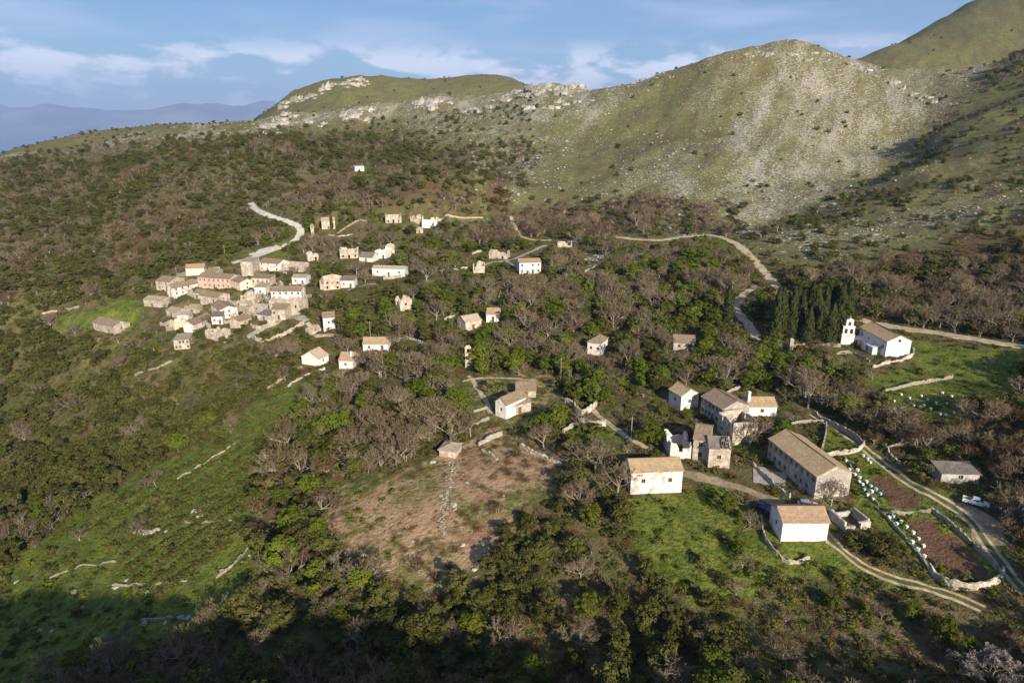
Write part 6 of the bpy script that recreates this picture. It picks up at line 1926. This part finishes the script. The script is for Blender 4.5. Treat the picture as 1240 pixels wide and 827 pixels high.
def line_of_sight_points():
    P = []
    for (nm, lab, pts, w, m, lift) in STRIPS:
        P += [tuple(p) for p in pts]
        for a, b_ in zip(pts[:-1], pts[1:]):
            m_ = max(1, int(math.hypot(b_[0] - a[0], b_[1] - a[1]) / 5))
            P += [(a[0] + (b_[0] - a[0]) * i / m_, a[1] + (b_[1] - a[1]) * i / m_) for i in range(m_)]
    global N_ROADPTS
    N_ROADPTS = len(P)
    for (lab, pts, h, t, m) in WALLS:
        P += [tuple(p) for p in pts]
        P += [((a[0] + b_[0]) / 2, (a[1] + b_[1]) / 2) for a, b_ in zip(pts[:-1], pts[1:])]
    P += [tuple(p) for p in KEEP_OPEN]
    return np.array(P)


def scatter_trees():
    g = np.random.default_rng(77)
    bands = [(70, 190, 3.3), (190, 300, 3.5), (300, 450, 4.1), (450, 700, 5.2), (700, 1450, 8.0)]
    X = []; Y = []
    for y0, y1, sp in bands:
        xm = min(0.85 * y1 + 60, 1150)
        xs_, ys_ = np.meshgrid(np.arange(-xm, xm, sp), np.arange(y0, y1, sp))
        X.append((xs_ + g.uniform(-.46, .46, xs_.shape) * sp).ravel()); Y.append((ys_ + g.uniform(-.46, .46, xs_.shape) * sp).ravel())
    X = np.concatenate(X); Y = np.concatenate(Y); Zz = height(X, Y)
    px, py, d = project(X, Y, Zz)
    ok = (px > -90) & (px < 1330) & (py < 980) & (d > 70)
    X, Y, Zz, px, py, d = (a[ok] for a in (X, Y, Zz, px, py, d))
    n = len(X)
    kind = np.full(n, '', dtype='U20'); zn = np.full(n, 'rest', dtype='U20'); done = np.zeros(n, bool)
    u = g.uniform(size=n); dens = np.where(d < 450, 0.80, 0.92) + 0.85 * fbm(X, Y, 38, 3)
    dens = np.clip(dens, 0.3, 1.3)
    u2 = u / dens
    patch = fbm(X + 300, Y - 90, 24, 2) + 1.3 * fbm(X - 70, Y + 33, 75, 2) * (d > 280)      # bare and evergreen trees gather in drifts

    def assign(mask, probs):
        p = dict(probs); idx = np.where(mask)[0]
        acc = np.zeros(len(idx)); uu = u2[idx]; pt = patch[idx]
        for kd, pr in p.items():
            f = pr * (1 + 1.5 * pt) if kd in ('bare_tree', 'rusty_tree') else pr * (1 - 1.1 * pt)
            f = np.clip(f, 0, 1)
            sel = (uu >= acc) & (uu < acc + f)
            kind[idx[sel]] = kd
            acc = acc + f
    for (nm, poly, dm, dx, probs) in ZONES:
        s = poly_sd(px, py, poly) + fbm(X, Y, 12, 2) * 6
        m = (s > 0) & (d > dm) & (d < dx) & ~done
        zn[m] = nm; done |= m
        assign(m, probs)
    m = ~done & (d < 900)
    assign(m, DEFAULT)
    keep = kind != ''
    X, Y, Zz, px, py, d, kind, zn = (a[keep] for a in (X, Y, Zz, px, py, d, kind, zn))
    n = len(X)
    hgt = np.array([g.uniform(*SIZES[k_]) for k_ in kind])
    hgt *= np.where(np.isin(zn, ['lawn', 'lowscrub', 'garden', 'spur', 'meadow', 'hamlet', 'clear', 'belowtrack']), 0.60, 1.0)
    hgt *= np.where(np.isin(zn, ['mainhill', 'eastslope', 'ridge', 'crags']), 0.72, 1.0)
    hgt *= np.where(np.isin(zn, ['midwood', 'eastwood']) & (kind == 'bare_tree'), 1.15, 1.0)
    hgt *= np.where(zn == 'village', 0.58, 1.0)
    hgt *= np.where(zn == 'thicket', 0.8, 1.0)
    hgt *= np.where((zn == 'westwood') & (kind == 'bare_tree'), 0.75, 1.0)
    hgt *= np.where(kind == 'bare_tree', g.uniform(0.62, 1.1, n), 1.0)
    hpx = hgt * F_PX / d * 0.9
    bad = np.zeros(n, bool)
    for (x0, x1, y0, y1, dh) in HOUSE_BB:
        half = hpx * 0.42
        bad |= (px > x0 - half) & (px < x1 + half) & (py > y0 + 1) & (py < y1 + hpx * 0.86) & (d < dh + 12) & (zn != 'village')
    for q in HOUSES:
        lx = (X - q['c'][0]) * q['e'][0] + (Y - q['c'][1]) * q['e'][1]; ly = (X - q['c'][0]) * q['n'][0] + (Y - q['c'][1]) * q['n'][1]
        bad |= (np.abs(lx) < q['L'] / 2 + 1.0) & (np.abs(ly) < q['D'] / 2 + 1.0)
    for W, w in ROAD_LINES:
        bad |= line_dist(X, Y, W[::2].tolist()) < w / 2 + 1.2
    P = line_of_sight_points()
    coin = g.uniform(size=n)
    for i_, (qx, qy) in enumerate(P):
        bad |= (np.abs(px - qx) < hpx * 0.40 + 2) & (py > qy - 2) & (py < qy + hpx * 0.95) & (coin < (0.97 if i_ < N_ROADPTS else 0.82))
    for (sx, sy, sr) in SOLO:
        bad |= (X - sx) ** 2 + (Y - sy) ** 2 < sr * sr
    keep = ~bad
    return [a[keep] for a in (X, Y, Zz, px, py, d, kind, zn, hgt, hpx)]


def gn_scatter(name, label, pts, src_meshes, idx, scl, rot, kind='stuff'):
    """one object: instances of a few shapes on points"""
    me = bpy.data.meshes.new(name)
    n = len(pts)
    me.vertices.add(n); me.vertices.foreach_set('co', np.asarray(pts, np.float32).ravel())
    a = me.attributes.new('idx', 'INT', 'POINT'); a.data.foreach_set('value', np.asarray(idx, np.int32))
    a = me.attributes.new('scl', 'FLOAT_VECTOR', 'POINT'); a.data.foreach_set('vector', np.asarray(scl, np.float32).ravel())
    a = me.attributes.new('rot', 'FLOAT_VECTOR', 'POINT'); a.data.foreach_set('vector', np.asarray(rot, np.float32).ravel())
    me.update()
    o = obj(name, me)
    tag(o, label, None, None, kind)
    ng = bpy.data.node_groups.new(name, 'GeometryNodeTree')
    ng.interface.new_socket('Geometry', in_out='INPUT', socket_type='NodeSocketGeometry')
    ng.interface.new_socket('Geometry', in_out='OUTPUT', socket_type='NodeSocketGeometry')
    gi = ng.nodes.new('NodeGroupInput'); go = ng.nodes.new('NodeGroupOutput')
    geos = []
    layers = max(len(s) for s in src_meshes)
    for L_ in range(layers):
        jn = ng.nodes.new('GeometryNodeJoinGeometry')
        infos = []
        for i, s in enumerate(src_meshes):
            so = bpy.data.objects.new(name + '_shape', s[min(L_, len(s) - 1)])
            inf = ng.nodes.new('GeometryNodeObjectInfo'); inf.transform_space = 'ORIGINAL'
            inf.inputs['Object'].default_value = so; inf.inputs['As Instance'].default_value = True
            infos.append(inf)
        for inf in reversed(infos):
            ng.links.new(inf.outputs['Geometry'], jn.inputs[0])
        ip = ng.nodes.new('GeometryNodeInstanceOnPoints')
        ip.inputs['Pick Instance'].default_value = True
        ng.links.new(gi.outputs[0], ip.inputs['Points']); ng.links.new(jn.outputs[0], ip.inputs['Instance'])
        for an, dt, sock in (('idx', 'INT', 'Instance Index'), ('scl', 'FLOAT_VECTOR', 'Scale'), ('rot', 'FLOAT_VECTOR', 'Rotation')):
            na = ng.nodes.new('GeometryNodeInputNamedAttribute'); na.data_type = dt; na.inputs['Name'].default_value = an
            ng.links.new(na.outputs['Attribute'], ip.inputs[sock])
        geos.append(ip.outputs[0])
    jo = ng.nodes.new('GeometryNodeJoinGeometry')
    for gg in geos:
        ng.links.new(gg, jo.inputs[0])
    ng.links.new(jo.outputs[0], go.inputs[0])
    md = o.modifiers.new('scatter', 'NODES'); md.node_group = ng
    return o


def place_tree(kind, var, loc, h, rz, label, cat, group, wid=1.0, name=None):
    tr, cr = K[kind][var] if isinstance(var, int) else var
    nm = name or kind
    if tr is None:
        o = obj(nm, cr, None, loc, rz)
    else:
        o = empty(nm, loc, rz)
        obj('trunk', tr, o); obj('crown', cr, o)
    o.scale = (h * wid * random.uniform(.85, 1.2), h * wid * random.uniform(.85, 1.2), h)
    tag(o, label, cat, group)
    return o


MASS_LABEL = {'bare_tree': 'mass of smaller leafless grey-brown trees spreading over the woods', 'rusty_tree': 'mass of smaller rusty leafless trees on the slopes', 'evergreen_shrub': 'mass of smaller dark green shrubs over valley and hills',
              'olive_shrub': 'mass of smaller olive green shrubs over the terraces', 'leafy_tree': 'mass of smaller fresh green trees in the far woods', 'evergreen_tree': 'mass of smaller dark evergreen trees in the far woods'}
CATS = {'bare_tree': 'tree', 'rusty_tree': 'tree', 'evergreen_shrub': 'shrub', 'olive_shrub': 'shrub', 'leafy_tree': 'tree', 'evergreen_tree': 'tree'}
N_SOLO = {'bare_tree': 300, 'rusty_tree': 160, 'evergreen_shrub': 300, 'olive_shrub': 240, 'leafy_tree': 160, 'evergreen_tree': 120}


LANDMARKS = [('the green farmhouse field', 128, 405), ('the yellow house', 236, 336), ('the pink mansion', 262, 352), ('the tower house', 300, 335), ('the pale-roofed lower house', 214, 427), ('the village square wall', 335, 410),
             ('the village road bend', 362, 282), ('the free campanile', 379, 287), ('the lone rectangular ruin', 477, 272), ('the broad pale ruin', 519, 275), ('the long white facade', 470, 337), ('the large roofless house', 400, 355),
             ('the jagged single ruin', 492, 378), ('the orange-roofed spur house', 419, 448), ('the white spur gable', 376, 443), ('the curving lane house', 399, 399), ('the terrace white house', 642, 333), ('the roofless barn', 603, 314),
             ('the white cottage', 596, 390), ('the ruined bell gable', 567, 444), ('the white-gabled house', 608, 507), ('the walled green plot', 708, 515), ('the square wood house', 719, 431), ('the low ivy-side house', 828, 425),
             ('the lone cypress', 880, 394), ('the cypress grove', 975, 415), ('the white church', 1060, 430), ('the church track bend', 1120, 402), ('the beehive meadow', 1120, 485), ('the vegetable garden', 1020, 530), ('the very long house', 960, 585),
             ('the roofless square house', 900, 537), ('the gabled cottage', 834, 495), ('the worn white house', 794, 598), ('the lawn foot', 860, 725), ('the orange-roofed white house', 972, 656), ('the ploughed plot', 1150, 670), ('the concrete shed', 1160, 588),
             ('the wheel-rut track end', 1170, 730), ('the scrub corner', 1150, 810), ('the domed hut', 541, 555), ('the rubble line', 540, 610), ('the cleared field foot', 540, 722), ('the cleared field side', 400, 640), ('the spur boulders', 200, 645),
             ('the spur foot', 150, 770), ('the maquis terrace wall', 190, 446), ('the dark maquis hollow', 60, 520), ('the spur wood edge', 330, 560), ('the shadow edge', 480, 790), ('the thicket heart', 680, 740), ('the low thicket', 800, 800),
             ('the middle leafless wood', 470, 520), ('the hill track', 800, 291), ('the steep paved lane', 900, 370), ('the craggy slope', 760, 320), ('the shaded slope', 1150, 290), ('the west wood', 120, 300), ('the bare copse path', 630, 285)]
LM = np.array([ground(p_[1], p_[2])[:2] for p_ in LANDMARKS])
SHORT = {'bare_tree': ('tall leafless grey-brown tree', 'smaller leafless grey-brown tree'), 'rusty_tree': ('rusty-brown leafless tree', 'low rusty-brown leafless tree'), 'evergreen_shrub': ('large dark rounded shrub', 'small dark rounded shrub'),
         'olive_shrub': ('large pale olive green shrub', 'small pale olive green shrub'), 'leafy_tree': ('tall ivy-green tree', 'smaller ivy-green tree'), 'evergreen_tree': ('tall dark evergreen tree', 'smaller dark evergreen tree')}


def landmark_label(kd, h, x, y):
    lo, hi = SIZES[kd]
    s = SHORT[kd][0 if h > (lo + hi) / 2 else 1]
    o_ = np.argsort((LM[:, 0] - x) ** 2 + (LM[:, 1] - y) ** 2)
    a = LM[o_[0]]
    v1 = a - np.array([x, y])
    b_ = o_[1]
    for c_ in o_[1:5]:              # the next landmark that lies on another side
        if v1 @ (LM[c_] - np.array([x, y])) < 0:
            b_ = c_; break
    return s + ' by ' + LANDMARKS[o_[0]][0] + ' towards ' + LANDMARKS[b_][0]


def build_trees():
    X, Y, Zz, px, py, d, kind, zn, hgt, hpx = scatter_trees()
    g = np.random.default_rng(5)
    print('TREES', {k_: int((kind == k_).sum()) for k_ in K})
    for kd in K:
        idx = np.where(kind == kd)[0]
        if len(idx) == 0:
            continue
        vis = (px[idx] > 2) & (px[idx] < 1238) & (py[idx] - hpx[idx] * 0.6 < 822)
        order = idx[np.lexsort((-hpx[idx], ~vis))]
        cap = N_SOLO[kd]
        if len(order) <= cap + 40:
            cap = min(len(order), 300)
        nv = len(K[kd])
        for j in order[:cap]:
            lab = landmark_label(kd, hgt[j], X[j], Y[j])
            place_tree(kd, int(g.integers(nv)), (X[j], Y[j], Zz[j] - 0.15), hgt[j], g.uniform(0, 6.28), lab, CATS[kd], lab.replace(' tree ', ' trees ').replace(' shrub ', ' shrubs '), g.uniform(0.95, 1.3))
        rest = order[cap:]
        if len(rest):
            m = len(rest); w = g.uniform(0.95, 1.4, m)
            src = [tuple(x for x in t if x is not None) for t in K[kd]]
            gn_scatter({'bare_tree': 'bare_woods', 'rusty_tree': 'rusty_woods', 'evergreen_shrub': 'dark_shrubbery', 'olive_shrub': 'olive_shrubbery', 'leafy_tree': 'green_woods', 'evergreen_tree': 'evergreen_woods'}[kd], MASS_LABEL[kd],
                       np.stack([X[rest], Y[rest], Zz[rest] - 0.15], 1), src, g.integers(0, nv, m), np.stack([hgt[rest] * w, hgt[rest] * w, hgt[rest]], 1), np.stack([np.zeros(m), np.zeros(m), g.uniform(0, 6.28, m)], 1))


def zval(name, x, y):
    i = np.clip(np.searchsorted(XS, x) - 1, 0, len(XS) - 2); j = np.clip(np.searchsorted(YS, y) - 1, 0, len(YS) - 2)
    return Z[name][j, i]


def build_ground_cover():
    g = np.random.default_rng(15)
    # low growth, by the nature of the ground
    X = []; Y = []
    for y0, y1, n in ((75, 180, 17000), (180, 330, 17000), (330, 560, 13000)):
        x = g.uniform(-1, 1, n) * (0.82 * y1 + 30); y = g.uniform(y0, y1, n)
        X.append(x); Y.append(y)
    X = np.concatenate(X); Y = np.concatenate(Y); Zz = height(X, Y)
    px, py, d = project(X, Y, Zz)
    ok = (px > -60) & (px < 1300) & (py < 900)
    for W, w in ROAD_LINES:
        ok &= line_dist(X, Y, W[::3].tolist()) > w / 2 + 0.5
    for q in HOUSES:
        lx = (X - q['c'][0]) * q['e'][0] + (Y - q['c'][1]) * q['e'][1]; ly = (X - q['c'][0]) * q['n'][0] + (Y - q['c'][1]) * q['n'][1]
        ok &= ~((np.abs(lx) < q['L'] / 2 + .5) & (np.abs(ly) < q['D'] / 2 + .5))
    X, Y, Zz, px, py, d = (a[ok] for a in (X, Y, Zz, px, py, d))
    gr = zval('z_grass', X, Y); dt = zval('z_dirt', X, Y); so = zval('z_soil', X, Y); hl = zval('z_hill', X, Y); he = zval('z_heath', X, Y)
    u = g.uniform(size=len(X)); nz = fbm(X, Y, 16, 3)
    kinds = np.full(len(X), '', dtype='U8')
    grassy = (gr > 0.55)
    kinds[grassy & (u < 0.62)] = 'tuft'; kinds[grassy & (u >= 0.62) & (u < 0.74)] = 'fresh'; kinds[grassy & (u >= 0.74) & (u < 0.77)] = 'mid'; kinds[grassy & (u > 0.96)] = 'dry'
    dirty = (dt > 0.4) & ~grassy
    kinds[dirty & (u < 0.24)] = 'dry'; kinds[dirty & (u > 0.92)] = 'rusty'; kinds[dirty & (u > 0.84) & (u <= 0.92)] = 'tuft'
    hilly = (hl > 0.5) & ~grassy & ~dirty
    kinds[hilly & (u < 0.20)] = 'dry'; kinds[hilly & (u > 0.93)] = 'mid'; kinds[hilly & (u > 0.2) & (u < 0.3)] = 'tuft'
    other = ~(grassy | dirty | hilly)
    v = u + nz * 0.35
    kinds[other & (v < 0.14)] = 'rusty'; kinds[other & (v >= 0.14) & (v < 0.30)] = 'grey'; kinds[other & (v >= 0.30) & (v < 0.48)] = 'mid'; kinds[other & (v >= 0.48) & (v < 0.64)] = 'dark'; kinds[other & (v >= 0.64) & (v < 0.74)] = 'fresh'; kinds[other & (v >= 0.74) & (v < 0.95)] = 'dry'
    kinds[(he > 0.45) & (u < 0.7)] = 'rusty'
    kinds[so > 0.3] = ''
    # planted rows along the terraces of the green spur
    rx = []; ry = []
    for k_ in range(11):
        ax, ay = 150 + k_ * 9 - 60, 600 + k_ * 13; bx, by = 352 - k_ * 4.0, 470 + k_ * 16
        t_ = np.sort(g.uniform(0, 1, 150))
        for t in t_:
            q_ = (ax + (bx - ax) * t, ay + (by - ay) * t)
            if float(poly_sd(np.array([q_[0]]), np.array([q_[1]]), P_SLOPE)[0]) > 5:
                w_ = ground(q_[0] + g.normal() * .8, q_[1] + g.normal() * .8); rx.append(w_[0]); ry.append(w_[1])
    rx = np.array(rx); ry = np.array(ry)
    X = np.concatenate([X, rx]); Y = np.concatenate([Y, ry]); Zz = np.concatenate([Zz, height(rx, ry)])
    kinds = np.concatenate([kinds, np.where(g.uniform(size=len(rx)) < .5, 'mid', 'dark').astype('U8')])
    conf = [('undergrowth', 'low green bushes and brambles covering the ground between the trees', ('dark', 'mid', 'fresh'), 0.7, 1.7),
            ('brown_undergrowth', 'low brown leafless bushes covering the ground between the trees', ('rusty', 'grey'), 0.8, 1.9),
            ('grass', 'rough green and dry grass tufts over fields and slopes', ('tuft', 'dry'), 0.35, 0.85)]
    for nm, lab, ks, s0, s1 in conf:
        src = []; base = {}
        for k_ in ks:
            base[k_] = len(src); src += [(m_,) for m_ in SMALL[k_]]
        sel = np.where(np.isin(kinds, ks))[0]
        idx = np.array([base[kinds[i]] + int(g.integers(len(SMALL[str(kinds[i])]))) for i in sel])
        s = g.uniform(s0, s1, len(sel)) * np.where(np.isin(kinds[sel], ['tuft', 'dry']), 1.0, 1.0)
        gn_scatter(nm, lab, np.stack([X[sel], Y[sel], Zz[sel] - 0.05], 1), src, idx, np.stack([s * 1.2, s * 1.2, s * g.uniform(.6, 1, len(sel))], 1), np.stack([np.zeros(len(sel)), np.zeros(len(sel)), g.uniform(0, 6.28, len(sel))], 1))
    # limestone scatter on the hills
    n = 230000
    X = g.uniform(-420, 560, n); Y = g.uniform(200, 1000, n); r = zval('z_rock', X, Y)
    cl = fbm(X * 0.8 + Y * 0.6, (Y * 0.8 - X * 0.6) * 2.2, 26, 4)
    keep = g.uniform(size=n) < np.clip(r, 0, 1) * np.clip(0.22 + 1.5 * cl, 0.04, 1)
    X, Y = X[keep], Y[keep]; Zz = height(X, Y); n = len(X)
    s = g.uniform(0.22, 0.62, n) * (0.7 + 0.5 * np.clip(Y / 800, 0, 1.2)) * np.where(g.uniform(size=n) < 0.06, 2.4, 1)
    print('ROCKS', n)
    gn_scatter('rubble', 'countless pale limestone rocks strewn over the hillsides', np.stack([X, Y, Zz + s * 0.1], 1), [(m_,) for m_ in SMALL['rock']], g.integers(0, 5, n), np.stack([s * g.uniform(.7, 1.5, n), s, s * g.uniform(.6, 1.3, n)], 1), np.stack([g.uniform(-.3, .3, n), g.uniform(-.3, .3, n), g.uniform(0, 6.28, n)], 1))
    # shrubs and trees on the hillside the drone hovers over (outside the frame): they break up its shadow
    n = 2600
    X = g.uniform(-260, 260, n); Y = g.uniform(-170, 62, n); Zz = height(X, Y)
    px, py, d = project(X, Y, Zz + 3)
    keep = (np.hypot(X, Y) > 16) & ~((d > 5) & (py < 900) & (px > -250) & (px < 1490))
    X, Y, Zz = X[keep], Y[keep], Zz[keep]; n = len(X)
    s = g.uniform(2.5, 7, n)
    src = [(t[1],) for t in K['evergreen_shrub']] + [(t[0], t[1]) for t in K['evergreen_tree']]
    src = [(t[-1],) for t in src]
    gn_scatter('hillside_shrubbery', 'dense evergreen shrubs on the hillside that shades the lowest slope', np.stack([X, Y, Zz - .2], 1), src, g.integers(0, len(src), n), np.stack([s * 1.1, s * 1.1, s], 1), np.stack([np.zeros(n), np.zeros(n), g.uniform(0, 6.28, n)], 1))

# ---------------------------------------------------------------- build everything
build_terrain()
build_sea_and_far()
build_strips()
build_walls()
for q in HOUSES:
    build_house(q)
build_towers()
build_hives()
build_vehicles()
build_poles()
build_single_trees()
build_boulders()
build_trees()
build_ground_cover()
print('BUILD', round(time.time() - T0, 1))
